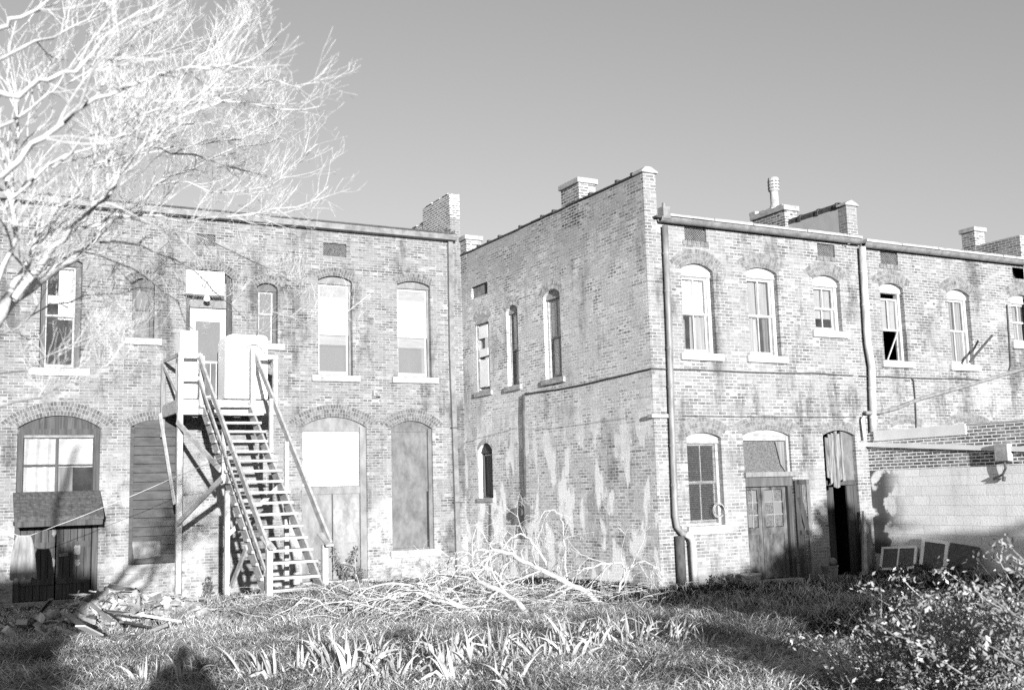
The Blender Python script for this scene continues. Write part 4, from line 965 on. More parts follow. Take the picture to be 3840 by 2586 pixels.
limbs = [
 (path([(-120,1310),(0,1185),(27,1127),(89,1002),(152,868),(187,819),(268,729),(312,658),(396,593),(470,480),(560,330)], -12.3, -11.0, TD), TK*.062, True),
 (path([(45,1113),(134,1024),(201,912),(277,850),(339,787),(388,729),(446,658),(544,549),(660,440),(825,385),(1045,407),(1198,400)], -12.3, -13.4, TD), TK*.058, True),
 (path([(-130,1290),(0,1180),(112,1082),(223,1002),(312,930),(402,850),(455,805),(513,765),(580,689),(720,640),(900,560),(1050,520)], -12.2, -10.6, TD), TK*.085, True),
 (path([(286,863),(379,832),(446,814),(536,792),(625,810),(759,823),(960,800),(1100,780),(1230,700)], -12.0, -12.6, TD), TK*.030, False),
 (path([(379,899),(491,904),(580,948),(714,1015),(803,1091),(900,1180),(1010,1260)], -11.8, -10.2, TD), TK*.022, False),
 (path([(312,957),(424,975),(558,1038),(670,1136),(723,1234)], -11.9, -10.5, TD), TK*.019, False),
 (path([(-20,1395),(156,1365),(312,1270),(450,1240),(600,1180)], -12.4, -11.0, TD), TK*.017, False),
 (path([(-10,1530),(150,1480),(300,1420),(480,1330)], -12.8, -12.0, TD), TK*.014, False),
 (path([(-30,680),(0,648),(110,549),(242,440),(341,396),(495,330),(714,253),(860,235),(935,215)], -13.0, -14.5, TD), TK*.040, True),
 (path([(-10,352),(88,352),(176,308),(286,258),(385,148),(520,60),(640,-30)], -13.2, -14.0, TD), TK*.034, True),
 (path([(-20,1100),(60,900),(40,700),(70,500),(20,300),(60,80)], -12.6, -12.0, TD), TK*.040, True),
 (path([(312,658),(400,600),(560,570),(760,535),(900,520),(1010,470),(1080,430)], -11.6, -11.0, TD), TK*.024, False),
 (path([(544,549),(640,570),(800,600),(930,640),(1000,660)], -12.9, -12.2, TD), TK*.018, False),
 (path([(660,440),(760,340),(880,260),(980,190),(1040,140)], -13.0, -14.0, TD), TK*.020, False),
 (path([(396,593),(500,470),(640,330),(740,220),(860,120),(930,60)], -11.6, -10.6, TD), TK*.026, True),
 (path([(242,440),(330,300),(420,180),(520,120),(640,20)], -13.6, -14.6, TD), TK*.020, False),
 (path([(580,689),(720,690),(860,730),(1010,690),(1090,630),(1190,540)], -11.0, -12.2, TD), TK*.018, False),
 (path([(455,805),(620,850),(780,905),(950,980),(1080,1040),(1180,1110)], -11.2, -9.6, TD), TK*.018, False),
 (path([(134,1024),(60,940),(20,860),(-30,800)], -12.2, -13.0, TD), TK*.020, False),
 (path([(825,385),(930,330),(1040,300),(1130,330)], -13.2, -13.8, TD), TK*.012, False),
 (path([(180,640),(320,520),(480,440),(700,390),(860,360),(1000,330)], -12.8, -11.6, TD), TK*.020, False),
 (path([(-30,500),(100,420),(260,300),(400,240),(600,180),(760,140)], -12.6, -11.8, TD), TK*.024, False),
 (path([(20,760),(160,620),(330,560),(520,500),(760,470),(940,450)], -12.4, -13.2, TD), TK*.022, False),
 (path([(-30,120),(60,90),(150,20),(260,-60)], -13.2, -13.6, TD), TK*.030, False),
 (path([(-30,250),(120,160),(260,110),(400,20),(480,-60)], -12.8, -12.2, TD), TK*.026, False),
 (path([(-40,1250),(60,1230),(180,1150),(330,1110),(470,1090),(600,1040)], -11.6, -10.8, TD), TK*.016, False),
 (path([(880,1100),(1000,1160),(1150,1200),(1290,1180),(1400,1090)], -10.4, -10.2, TD), TK*.009, False),
]
lm = MB(); tw = MB(); UP = Vector((.25, .45, .9))
limb(lm, [fork, P(-250, 1400, 1, -21.0), P(-60, 1250, 1, -21.0), P(45, 1113, 1, -20.9)], .085, .036, 12)
limb(lm, [base.lerp(hi, .7)+Vector((-.08, .1, 0)), P(-200, 950, 1, -21.3), P(-30, 690, 1, -21.7)], .055, .02, 8); limb(lm, [hi, P(-220, 740, 1, -21.7), P(-20, 655, 1, -21.8)], .05, .019, 8)
limb(lm, [hi, P(-200, 460, 1, -21.8), P(-10, 352, 1, -22.0)], .048, .017, 8); limb(lm, [hi, P(-240, 280, 1, -21.6), P(-30, 120, 1, -22.0)], .044, .016, 8)
SPEC = [(14.5, .52, 9, .60, 4), (16.0, .30, 7, .65, 3), (12.5, .16, 5, .70, 3)]
for pts, r, big in limbs:
    sm = []
    for a, b in zip(pts, pts[1:]):
        for t in (0, .5): sm.append(a.lerp(b, t)+Vector((random.gauss(0, .012), random.gauss(0, .012), random.gauss(0, .012))))
    sm.append(pts[-1])
    limb(lm, sm, r, max(.003, r*.16), 8 if r > .03 else 5)
    grow(tw, sm, r, max(.003, r*.16), 0, SPEC, UP, .55, wig=.085)
lm.build('main_limb', M['bark'], tr, smooth=True)
tw.build('crown', M['bark'], tr)

# fallen branches heaped in front of the side wall
def fallen(label, pl, y0, y1, r, spec, up=Vector((0, 0, -1.5)), clampz=True, name='fallen_branch'):
    pts = path(pl, y0, y1); c = pts[0]; gzv = g(c.x, c.y)
    o = MB(); sm = []
    for a, b in zip(pts, pts[1:]):
        for t in (0, .34, .67): sm.append(a.lerp(b, t)+Vector((random.gauss(0, .012), random.gauss(0, .02), random.gauss(0, .012))))
    sm.append(pts[-1]); limb(o, sm, r*1.25, max(.007, r*.4), 7)
    t_ = MB(); grow(t_, sm, r, max(.005, r*.3), 0, spec, up, 1.0, .017, .4, .0026)
    t_.v = [(x, y, max(z, float(gz(x, y))+.005)) for x, y, z in t_.v]
    br = empty(name, (c.x, c.y, gzv), label, 'branch', 'fallen branches heaped on the grass')
    o.build('stem', M['deadwood'], br, smooth=True); t_.build('twigs', M['deadwood'], br)
FS2 = [(6.0, 1.05, 9, .85, 4), (7.0, .42, 6, .8, 3), (5, .16, 3, .7, 3)]
fallen('long pale fallen branch arching from the wall to its thick butt near the iris leaves', [(2286,2330),(2246,2261),(2206,2225),(2121,2181),(2036,2140),(1974,2109),(1920,2078),(1853,2060),(1799,2062),(1755,2073),(1710,2091),(1674,2118),(1639,2156)], -12.4, -10.0, 0.04, FS2)
fallen('second long fallen branch arching low in front of the heap', [(2030,2368),(1965,2279),(1920,2239),(1830,2194),(1786,2172),(1737,2167),(1690,2165),(1630,2156),(1585,2172),(1554,2200)], -12.9, -10.6, 0.036, FS2)
fallen('fallen branch sweeping left to the weeds by the stair foot', [(1930,2350),(1853,2323),(1786,2297),(1719,2274),(1630,2243),(1554,2216),(1509,2223),(1451,2243),(1397,2265),(1348,2306)], -12.6, -11.0, 0.03, FS2)
fallen('short crooked fallen branch low in the middle of the heap', [(1746,2283),(1674,2301),(1616,2317),(1580,2303),(1536,2308)], -12.0, -12.2, 0.018, FS2)
fallen('slim fallen branch lying flat across the grass before the heap', [(1990,2372),(1920,2375),(1808,2379),(1741,2370),(1652,2361),(1576,2366),(1518,2386),(1469,2399)], -13.2, -13.4, 0.018, [(2.2, .5, 5, .7, 3), (4, .22, 3, .6, 3)])
fallen('fallen branch standing highest, its tip hooked against the side wall', [(2125,2180),(2120,2100),(2112,1980),(2104,1926),(2076,1908),(2040,1922),(2020,1950)], -10.9, -10.5, 0.014, FS2)
fallen('forked fallen branch at the right end of the heap', [(2313,2330),(2322,2221),(2331,2172),(2348,2131),(2390,2105),(2440,2112),(2470,2140)], -12.0, -11.6, 0.018, FS2)
fallen('looped thin fallen branch right of the heap in shade', [(2340,2332),(2366,2290),(2411,2292),(2451,2281),(2442,2234),(2411,2207),(2390,2206)], -12.0, -11.6, 0.012, [(2.2, .5, 5, .7, 3), (4, .22, 3, .6, 3)])
fallen('fallen bough bending back over the right of the heap', [(2348,2131),(2331,2109),(2277,2114),(2206,2127),(2157,2154),(2143,2190)], -11.7, -11.2, 0.014, FS2)
fallen('bushy fallen branch at the left end of the heap by the stairs', [(1480,2240),(1400,2250),(1330,2220),(1270,2190),(1210,2230),(1150,2290)], -10.8, -9.4, 0.016, FS2)
fallen('broken bough drooping over behind the heap', [(2054,2127),(2018,2064),(1987,2020),(1956,2006),(1920,2015),(1875,2065),(1817,2100),(1786,2136)], -11.0, -10.4, 0.018, FS2)
fallen('slender fallen branch rising between the two long ones', [(2036,2136),(1978,2158),(1920,2181),(1850,2215),(1790,2260)], -11.8, -11.9, 0.014, FS2)
fallen('thin fallen branch curling up at the far left of the heap', [(1330,2330),(1250,2300),(1200,2250),(1140,2240),(1080,2290),(1060,2350)], -11.0, -10.2, 0.012, FS2)
fallen('dark leaning stick in the pale weeds left of the heap', [(1108,2392),(1140,2340),(1168,2290)], -11.6, -11.2, 0.014, [(2.2, .5, 5, .7, 3), (4, .22, 3, .6, 3)])
fallen('arched fallen branch crossing the left half of the heap', [(1700,2300),(1640,2250),(1560,2200),(1470,2185),(1380,2205),(1310,2250),(1270,2310)], -11.4, -10.4, .020, FS2)
fallen('thin fallen branch fanning out toward the stair foot', [(1540,2330),(1450,2290),(1350,2260),(1260,2255),(1170,2280),(1100,2320)], -11.6, -10.4, .016, FS2)
fallen('crooked fallen branch humped behind the middle of the heap', [(1900,2190),(1840,2130),(1770,2110),(1690,2125),(1610,2160),(1560,2180)], -10.6, -10.0, .018, FS2)
fallen('low fallen branch trailing toward the iris leaves', [(1900,2300),(1800,2320),(1690,2340),(1590,2345),(1480,2330),(1400,2350)], -12.6, -12.4, .016, FS2)
# matted dead twigs under the heap
mb = MB()
for i in range(1700):
    c = random.choice([(-6.8, -9.6, .9), (-6.2, -10.2, .9), (-5.6, -10.6, 1.2), (-4.4, -11, 1.2), (-5.2, -12.0, 1.1)]); x = random.gauss(c[0], c[2]); y = random.gauss(c[1], .7)
    z = g(x, y)+random.uniform(.02, .32); L = random.uniform(.2, .7); a = random.uniform(0, 6.28)
    q = curve_pts(Vector((x, y, z)), Vector((math.cos(a), math.sin(a), random.uniform(-.1, .35))), L, 5, Vector((0, 0, -.5)), .12)
    q = [Vector((p.x, p.y, max(p.z, g(p.x, p.y)+.01))) for p in q]; limb(mb, q, random.uniform(.003, .006), .002, 3)
tag(mb.build('twig_litter', M['deadwood']), kind='stuff', cat='twigs', label='matted dead twigs under the heap of fallen branches')

# ================================================================== STAIRCASE
st = empty('wooden_staircase', (-6.9, -4.5, g(-6.9, -4.5)), 'weathered open wooden staircase rising to a landing on the dark building', 'staircase')
XL, XRt, YT, YBt = -7.42, -6.37, -1.75, -7.15
PX0, PX1, PZ = -7.97, -5.72, 4.22
mb = MB()
n = 14
for i in range(n): mb.box((PX0, -1.74+i*1.72/n, PZ-.03+random.uniform(0, .004)), (PX1, -1.74+(i+.94)*1.72/n, PZ+.008))
mb.build('landing_deck', M['woodp'], st)
mb = MB(); mb.box((PX0-.02, -1.80, PZ-.34), (PX1+.02, -1.755, PZ-.035)); mb.box((PX0-.02, -1.75, PZ-.30), (PX0+.025, -.02, PZ-.035)); mb.box((PX1-.025, -1.75, PZ-.30), (PX1+.02, -.02, PZ-.035))
for i in range(4): mb.box((PX0+.3+i*.5, -1.75, PZ-.22), (PX0+.345+i*.5, -.02, PZ-.036))
mb.build('landing_frame', M['woodp'], st, bevel=.006)
ZB0 = .12; slope = (PZ-.05-ZB0)/(YT-YBt)      # rise per metre along +y
def zst(y): return ZB0+(y-YBt)*slope
for x in (XL, XRt):
    MB().beam((x, YT-.02, zst(YT)-.10), (x, YBt, ZB0-.02), .045, .27, (0, 0, 1)).build('stringer', M['woodp'], st)
NS = 18
for i in range(NS):
    y = YBt+.06+(YT-YBt-.1)*(i+.5)/NS; z = zst(y)+.06
    t_ = MB().box((XL-.07, y-.15, z-.03), (XRt+.07, y+.13, z+.024)).build('tread', M['woodp'], st, bevel=.005)
    t_.rotation_euler = (random.uniform(-.012, .012), random.uniform(-.008, .008), 0)
# posts
def post(x, y, z0, z1, w=.10, m='woodp', name='post', tilt=(0, 0)):
    return MB().beam((x, y, z0), (x+tilt[0], y+tilt[1], z1), w, w, (0, 1, 0)).build(name, M[m], st, bevel=.005)
fx, fy = -7.93, -1.86
post(fx, fy, g(fx, fy)-.05, 5.22, .12)
post(-7.97, -.10, PZ-.75, 5.30, .10, 'wood'); post(PX1-.05, -1.84, PZ-.34, 5.22, .11); post(PX1-.05, -.10, PZ-.2, 5.22, .10)
post(XL-.04, -1.86, PZ-.34, 5.20, .11); post(XRt+.07, -1.86, PZ-.34, 5.45, .11)
zL, zR = 1.12, 1.08
post(XL-.03, -7.24, g(XL, -7.24)-.02, zL, .11, name='newel_post'); post(XRt+.06, -6.90, g(XRt, -6.9)-.02, zR+.02, .11, name='newel_post')
ym = P(850, 2198, 0, XL-.08).y
post(XL-.08, ym, g(XL, ym)-.02, zst(ym)-.02, .10, name='support_post'); post(XRt+.06, ym-.1, g(XRt, ym)-.02, zst(ym)+.95, .09, name='support_post')
y2 = (YT+ym)/2
post(XL-.05, y2-.9, zst(y2-.9)-.2, zst(y2-.9)+1.0, .085, name='rail_post'); post(XRt+.06, y2-.3, zst(y2)-.35, zst(y2)+.95, .085, name='rail_post')
# rails
def rail(a, b, w=.045, h=.13, name='handrail', up=(0, 0, 1)): return MB().beam(a, b, w, h, up).build(name, M['woodp'], st, bevel=.005)
rail((XL-.10, -1.80, 5.22), (XL-.09, -7.34, 1.13), .05, .15); rail((XRt+.13, -1.80, 5.30), (XRt+.12, -7.06, 1.10), .05, .16)
rail((XL-.10, -7.10, zL+.18), (XL-.02, -7.45, zL-.03), .13, .04, 'rail_cap'); rail((XRt+.05, -6.7, zR+.22), (XRt+.07, -7.18, zR+.01), .15, .04, 'rail_cap')
rail((fx, -1.92, 5.20), (XL-.04, -1.92, 5.20), .04, .09, 'landing_rail', (0, 0, 1)); rail((XRt+.07, -1.90, 5.22), (PX1, -1.90, 5.22), .04, .10, 'landing_rail')
rail((-7.97, -.05, 5.27), (-7.97, -1.90, 5.22), .04, .09, 'landing_rail'); rail((PX1-.02, -.05, 5.2), (PX1-.02, -1.90, 5.2), .04, .09, 'landing_rail')
rail((fx, -1.92, 4.68), (XL-.04, -1.92, 4.68), .035, .07, 'mid_rail'); rail((-7.99, -.08, 5.22), (-7.95, -1.80, 4.3), .035, .09, 'rail_brace')
rail((XL-.10, -1.80, 4.72), (XL-.09, -7.2, .70), .035, .09, 'mid_rail')
# braces and struts under the landing
q0 = P(664, 1580, 1, -1.95); q1 = P(830, 1760, 0, XL-.12); rail(q0, (q1.x-.02, q1.y, q1.z), .04, .12, 'brace')
q0 = P(664, 1965, 1, -1.95); q1 = P(838, 1790, 0, XL-.14); rail(q0, (q1.x-.02, q1.y, q1.z), .04, .12, 'brace')
q0 = P(600, 1550, 1, -1.2); q1 = P(655, 1890, 1, -1.70); rail(q0, q1, .03, .09, 'brace')
q0 = P(925, 2050, 0, XL-.1); q1 = P(868, 2196, 0, XL-.13); rail((q0.x, q0.y, q0.z), (q1.x, q1.y, q1.z), .04, .12, 'brace')
rail((XL-.0, ym+.5, 1.2), (XRt, ym+.3, 2.2), .035, .09, 'brace')
MB().box((XL-.25, ym-.45, g(XL, ym)-.1), (XRt-.2, ym+.3, g(XL, ym)+.10)).build('footing', M['concrete'], st, bevel=.02)
MB().box((XL-.1, YBt-.35, g(XL, YBt)-.12), (XRt+.1, YBt+.1, g(XL, YBt)+.04)).build('footing', M['concrete'], st, bevel=.02)

# things on and by the landing
q0 = P(674, 1490, 1, -1.5); q1 = P(743, 1240, 1, -1.5)
t = empty('storage_cabinet', ((q0.x+q1.x)/2, -1.25, PZ+.008), 'tall narrow white metal cabinet at the left of the landing', 'cabinet')
mb = MB().box((q0.x, -1.5, PZ+.05), (q1.x, -1.0, q1.z)); mb.build('body', M['appl'], t, bevel=.02)
zz = P(700, 1388, 1, -1.5).z; mb = MB().box((q0.x+.02, -1.515, PZ+.09), (q1.x-.02, -1.50, zz-.02)); dpn = mb.build('door_panel', M['appl'], t, bevel=.006)
MB().box((q0.x+.02, -1.515, zz+.02), (q1.x-.02, -1.50, q1.z-.04)).build('door_panel', M['appl'], t, bevel=.006)
for x in (q0.x+.05, q1.x-.05):
    for y in (-1.45, -1.05): MB().box((x-.02, y-.02, PZ+.008), (x+.02, y+.02, PZ+.05)).build('foot', M['iron'], t)
q0 = P(845, 1490, 1, -1.45); q1 = P(1006, 1257, 1, -1.45)
t = empty('air_conditioner', ((q0.x+q1.x)/2, -1.0, PZ+.008), 'big white louvred cooling unit with rounded top on the landing', 'air conditioner')
x0, x1, z1 = q0.x, q1.x, q1.z
poly = [(x0, PZ+.07), (x0, z1-.14), (x0+.04, z1-.05), (x0+.16, z1), (x1-.10, z1), (x1-.02, z1-.04), (x1, z1-.12), (x1, PZ+.07)]
MB().prism(poly, lambda a, z, d: (a, d, z), -1.42, -.72).build('casing', M['appl'], t, bevel=.015)
mb = MB()
for i in range(13):
    z = PZ+.16+i*(z1-PZ-.45)/13; mb.beam((x0+.16, -1.432, z), (x1-.06, -1.432, z), .02, .028)
    mb.add([(x0+.16, -1.425, z+.02), (x1-.06, -1.425, z+.02), (x1-.06, -1.45, z-.005), (x0+.16, -1.45, z-.005)], [(0,1,2,3)])
mb.build('louvre', M['appl'], t)
MB().box((x0+.12, -1.428, PZ+.12), (x1-.03, -1.418, z1-.26)).build('grille_backing', M['appl'], t)
mb = MB(); c = curve_pts(Vector((x0+.5, -1.47, z1-.30)), Vector((.5, 0, .6)), .9, 12, Vector((1.2, 0, -4.4)), .05); mb.tube(c, .010, 6); c = curve_pts(Vector((x0+.55, -1.47, z1-.38)), Vector((.6, 0, -.1)), .5, 10, Vector((-1, 0, 3)), .05); mb.tube(c, .009, 6); mb.build('cable', M['iron'], t)
for x in (x0+.1, x1-.1):
    for y in (-1.35, -.8): MB().box((x-.04, y-.04, PZ+.008), (x+.04, y+.04, PZ+.07)).build('foot', M['iron'], t)
# sign box above the upper door
q0 = P(698, 1100, 1, -.30); q1 = P(842, 1021, 1, -.30)
t = empty('sign_box', ((q0.x+q1.x)/2, -.15, q0.z), 'blank white sign box with a lamp below over the upper door', 'sign')
MB().box((q0.x, -.30, q0.z), (q1.x, -.02, q1.z)).build('box', M['appl'], t, bevel=.012)
MB().box((q0.x+.04, -.312, q0.z+.04), (q1.x-.04, -.301, q1.z-.04)).build('face', M['appl'], t)
xm = P(777, 1108, 1, -.25).x; MB().lathe((xm, -.22, q0.z-.16), [(.0, .0), (.07, .02), (.085, .07), (.06, .13), (.03, .161)], 12).build('lamp', M['appl'], t, smooth=True)

# ================================================================== WIRES, CABLES, LINE
def line_thing(name, pts, r, m, label, cat, sag=0.0, parent=None):
    out = []
    for a, b in zip(pts, pts[1:]):
        a, b = Vector(a), Vector(b)
        for i in range(8):
            t = i/8; p = a.lerp(b, t); p.z -= sag*4*t*(1-t)*(b-a).length; out.append(p)
    out.append(Vector(pts[-1])); o = MB().tube(out, r, 6).build(name, M[m], parent)
    return tag(o, label, cat) if parent is None else o
yl = -2.9
cl = [P(-60, 1955, 1, yl), P(68, 2007, 1, yl), P(107, 2008, 1, yl), P(214, 1969, 1, yl), P(380, 1904, 1, yl-.1), P(661, 1785, 1, yl-.2), P(880, 1690, 0, XL-.12)]
line_thing('clothes_line', cl, .006, 'white', 'thin white clothes line strung from the left to the stairs', 'line', .01)
q0 = P(68, 2010, 1, yl); q1 = P(108, 2010, 1, yl); zb2 = P(85, 2172, 1, yl).z
mb = MB(); n = 16; m_ = 10
for dd in (0, .008):
    vs = []
    for j in range(m_+1):
        w_ = 1+.75*(1-(1-j/m_)**2) if j > 0 else .9
        for i in range(n+1):
            t = i/n-.5; zz = q0.z+.015-(q0.z-zb2)*j/m_*(1+.03*math.sin(i*1.3)); vs.append(((q0.x+q1.x)/2+t*(q1.x-q0.x)*w_*1.45+.02*j/m_, yl+dd+.035*math.sin(i*1.15+j*.25)*(.3+j/m_), zz))
    mb.add(vs, [(j*(n+1)+i, j*(n+1)+i+1, (j+1)*(n+1)+i+1, (j+1)*(n+1)+i) for j in range(m_) for i in range(n)])
tag(mb.build('hanging_cloth', M['cloth'], smooth=True), 'grubby pale rag hanging from the clothes line before the shop door', 'cloth')
# cable around the corner at mid height
pts = [P(1966, 1476, 0, -.03), P(2020, 1468, 0, -.03), P(2140, 1450, 0, -.03), P(2280, 1418, 0, -.03), P(2400, 1390, 0, -.03), P(2440, 1381, 0, -.03), Vector((-.03, YB-.03, P(2444, 1380, 0, -.03).z)),
       P(2600, 1385, 1, YB-.03), P(2700, 1389, 1, YB-.03), P(2900, 1397, 1, YB-.03), P(3050, 1398, 1, YB-.03), P(3200, 1407, 1, YB-.03)]
line_thing('wall_cable', pts, .015, 'iron', 'thick dark cable sagging around the corner below the upper windows', 'cable', .006)
line_thing('wall_cable', [P(3222, 1409, 1, YB-.03), P(3330, 1411, 1, YB-.03), P(3440, 1417, 1, YB-.03), P(3600, 1418, 1, YB-.03), P(3700, 1424, 1, YB-.03)], .016, 'iron', 'thin dark cable along the right building under its open window', 'cable', .006)
line_thing('wall_cable', [P(3415, 1414, 1, YB-.035), P(3426, 1424, 1, YB-.035), P(3433, 1500, 1, YB-.035), P(3437, 1610, 1, YB-.035)], .014, 'iron', 'dark vertical cable dropping to the extension roof', 'cable')
line_thing('wall_cable', [P(2560, 1558, 1, YB-.02), P(2900, 1562, 1, YB-.02), P(3210, 1562, 1, YB-.02)], .009, 'iron', 'thin straight wire above the ground-floor arches', 'cable', .003)
t = empty('conduit', (-.05, P(1966, 1476, 0, -.05).y, P(1966, 1990, 0, -.05).z), 'vertical dark conduit ending in a meter on the side wall', 'conduit')
q = [P(1964, 1478, 0, -.045), P(1962, 1560, 0, -.045), P(1966, 1700, 0, -.045), P(1968, 1860, 0, -.045)]
MB().tube(q, .03, 8).build('pipe', M['iron'], t, smooth=True)
c = P(1964, 1925, 0, -.1); mb = MB(); mb.box((-.16, c.y-.14, c.z-.20), (-.003, c.y+.14, c.z+.20)); mb.tube([(-.16, c.y, c.z+.04), (-.22, c.y, c.z+.04)], .10, 14); mb.build('meter', M['iron'], t, bevel=.01)
mb = MB(); mb.tube([(-.07, c.y, c.z+.2), (-.07, c.y, c.z+.42)], [.05, .03], 10); mb.tube([(-.08, c.y+.05, c.z-.2), (-.1, c.y, c.z-.42), (-.06, c.y-.05, c.z-.5)], .04, 8); mb.build('fitting', M['iron'], t)
line_thing('wall_cable', [P(1841, 1890, 0, -.03), P(1840, 2000, 0, -.03), P(1842, 2080, 0, -.03)], .012, 'iron', 'thin black cable hanging below the small low side window', 'cable')
line_thing('wall_cable', [P(1742, 1660, 0, -.03), P(1800, 1640, 0, -.03), P(1930, 1605, 0, -.03), P(2067, 1604, 0, -.03), P(2250, 1578, 0, -.03), P(2360, 1563, 0, -.03)], .004, 'white2', 'pale thin wire running along the side wall to a bracket', 'cable', .004)
q = P(2395, 1556, 0, -.06)
mb = MB(); mb.box((-.09, YB+.0, 3.36), (-.003, YB+.1, 3.44)); mb.box((-.09, YB-.07, 3.36), (.42, YB-.003, 3.44)); tag(mb.build('stone_block', M['white2'], bevel=.012), 'pale band stone wrapping the building corner at mid height', 'stone')
# standpipe and drooping pipes at the right
q = [P(3247, 1548, 1, YB-.13), P(3300, 1545, 1, YB-.12), P(3368, 1528, 1, YB-.10), P(3450, 1495, 1, YB-.10), P(3600, 1453, 1, YB-.10), P(3770, 1402, 1, YB-.10), P(3900, 1366, 1, YB-.10)]
tag(MB().tube(q, .045, 10).build('drain_hose', M['pipe'], smooth=True), 'long slanting grey pipe along the right building wall', 'pipe')
q = [P(3238, 1560, 1, YB-.10), P(3235, 1572, 1, YB-.10), P(3243, 1648, 1, YB-.10)]
tag(MB().tube(q, .04, 10).build('vent_pipe', M['appl'], smooth=True), 'short white pipe beside the foot of the white downspout', 'pipe')
q = [P(3838-2, 1135, 1, YB-.03), P(3776, 1142, 1, YB-.03), P(3779, 1180, 1, YB-.03), P(3784, 1260, 1, YB-.03), P(3790, 1372, 1, YB-.03), P(3784, 1388, 1, YB-.03)]
line_thing('wall_cable', q[1:], .018, 'iron', 'black vertical cable left of the rightmost upper window', 'cable')
a = P(3635, 1358, 1, YB-.12); b = P(3722, 1256, 1, YB-.5); tag(MB().tube([a, b], .03, 8).build('metal_rod', M['iron']), 'dark rod sticking out from a sill on the right building', 'rod')

# ================================================================== THINGS AT THE FOOT OF THE WALLS

# hinged plank gate standing open beside the double door
gx, gy = WB['bd']['a1']+.03, YB-.04
e = P(3058, 2150, 1, YB-.30); ztop = P(3010, 1797, 1, YB-.15).z; zbot = g(gx, gy)-.0
t = empty('plank_door', (gx, gy, zbot), 'rough plank door with diagonal brace swung open by the double door', 'door')
u = Vector((e.x-gx, e.y-gy, 0)); L = u.length; u.normalize(); nrm = Vector((u.y, -u.x, 0))
def GP_(s, z, d): return Vector((gx, gy, 0))+u*s+nrm*d+Vector((0, 0, z))
mb = MB()
for i in range(5):
    s0 = .10+i*(L-.16)/5; s1 = s0+(L-.16)/5-.012
    mb.add([GP_(s0, zbot+.03, 0), GP_(s1, zbot+.03, 0), GP_(s1, ztop-.06, 0), GP_(s0, ztop-.06, 0), GP_(s0, zbot+.03, .02), GP_(s1, zbot+.03, .02), GP_(s1, ztop-.06, .02), GP_(s0, ztop-.06, .02)], [(0,1,2,3),(7,6,5,4),(0,4,5,1),(1,5,6,2),(2,6,7,3),(3,7,4,0)])
mb.build('boards', M['woodm'], t)
for nm, s0, z0, s1, z1, w_ in (('stile', .05, zbot, .05, ztop, .09), ('stile', L-.03, zbot-.02, L-.03, ztop, .06), ('ledge', .05, ztop-.05, L, ztop-.05, .10), ('ledge', .05, zbot+1.0, L, zbot+1.0, .10), ('diagonal_brace', .08, zbot+1.75, L-.05, zbot+.9, .10)):
    MB().beam(GP_(s0, z0, .04), GP_(s1, z1, .04), .035, w_, tuple(u if nm == 'stile' else Vector((0, 0, 1)))).build(nm, M['wood'] if nm == 'stile' and s0 > .1 else M['woodd'], t)
# leaning boards and posts by the dark doorway
def board(name, pts, th, m, label, cat, group=None):
    """flat board through 4 world points (in order) with thickness th"""
    a, b, c, d = [Vector(p) for p in pts]; nn = (b-a).cross(d-a).normalized()*th
    mb = MB().add([a, b, c, d, a+nn, b+nn, c+nn, d+nn], [(0,1,2,3),(7,6,5,4),(0,4,5,1),(1,5,6,2),(2,6,7,3),(3,7,4,0)])
    return tag(mb.build(name, m if not isinstance(m, str) else M[m], bevel=.004), label, cat, group)
yq = YB-.25
board('timber_post', [P(3231, 2155, 1, yq), P(3246, 2155, 1, yq), P(3238, 1915, 1, yq+.12), P(3231, 1915, 1, yq+.12)], .07, 'woodp', 'thin pale-edged timber post right of the dark doorway', 'post')
a, b, c = P(3243, 2140, 1, yq), P(3271, 2140, 1, yq), P(3268, 1960, 1, yq+.14); d = P(3242, 1960, 1, yq+.14); tip = P(3255, 1944, 1, yq+.15)
mb = MB(); out = [a, b, c, c.lerp(tip, .6)+Vector((.01, 0, .01)), tip, d.lerp(tip, .6)+Vector((-.01, 0, .01)), d]; nn = Vector((0, .025, 0))
mb.add(out+[p+nn for p in out], [tuple(range(7)), tuple(range(13, 6, -1))]+[(i, (i+1) % 7, (i+1) % 7+7, i+7) for i in range(7)]); tag(mb.build('picket_board', M['wood'], bevel=.004), 'round-topped picket board leaning at the corner of the extension', 'board')
# bucket with a ball behind, basin by the door
def pail(name, px0, px1, pt, pb, y, m, label, cat, flare=.85):
    a, b = P(px0, pb, 1, y), P(px1, pb, 1, y); r = (b.x-a.x)/2; zt = P((px0+px1)/2, pt, 1, y).z; c = Vector(((a.x+b.x)/2, y, a.z))
    z0 = g(c.x, c.y); h = zt-z0
    t = empty(name, (c.x, c.y, z0), label, cat)
    MB().lathe((c.x, c.y, z0), [(0, .0), (r*flare, .0), (r, h), (r+.015, h+.01), (r+.015, h-.02), (r-.012, h-.015), (r*flare-.012, .02), (0, .02)], 18).build('body', M[m], t, smooth=False)
    pts = [(c.x+(r+.01)*math.cos(k*math.pi/10), c.y-.1*math.sin(k*math.pi/10)-r*.3*math.sin(k*math.pi/10), z0+h*.9-.10*math.sin(k*math.pi/10)) for k in range(11)]
    MB().tube(pts, .006, 6).build('handle', M['iron'], t); return c, z0, h, r
c, z0, h, r = pail('bucket', 3092, 3137, 2120, 2164, YB-.42, 'pipe', 'small grey metal bucket in front of the dark doorway', 'bucket')
q = P(3123, 2106, 1, YB-.36); tag(MB().lathe((q.x, q.y, z0+h-.01), [(0, 0)]+[(.085*math.sin(k*math.pi/8), .085-.085*math.cos(k*math.pi/8)) for k in range(1, 8)]+[(0, .17)], 16).build('ball', M['paper'], smooth=True), 'pale round ball resting on the bucket rim', 'ball')
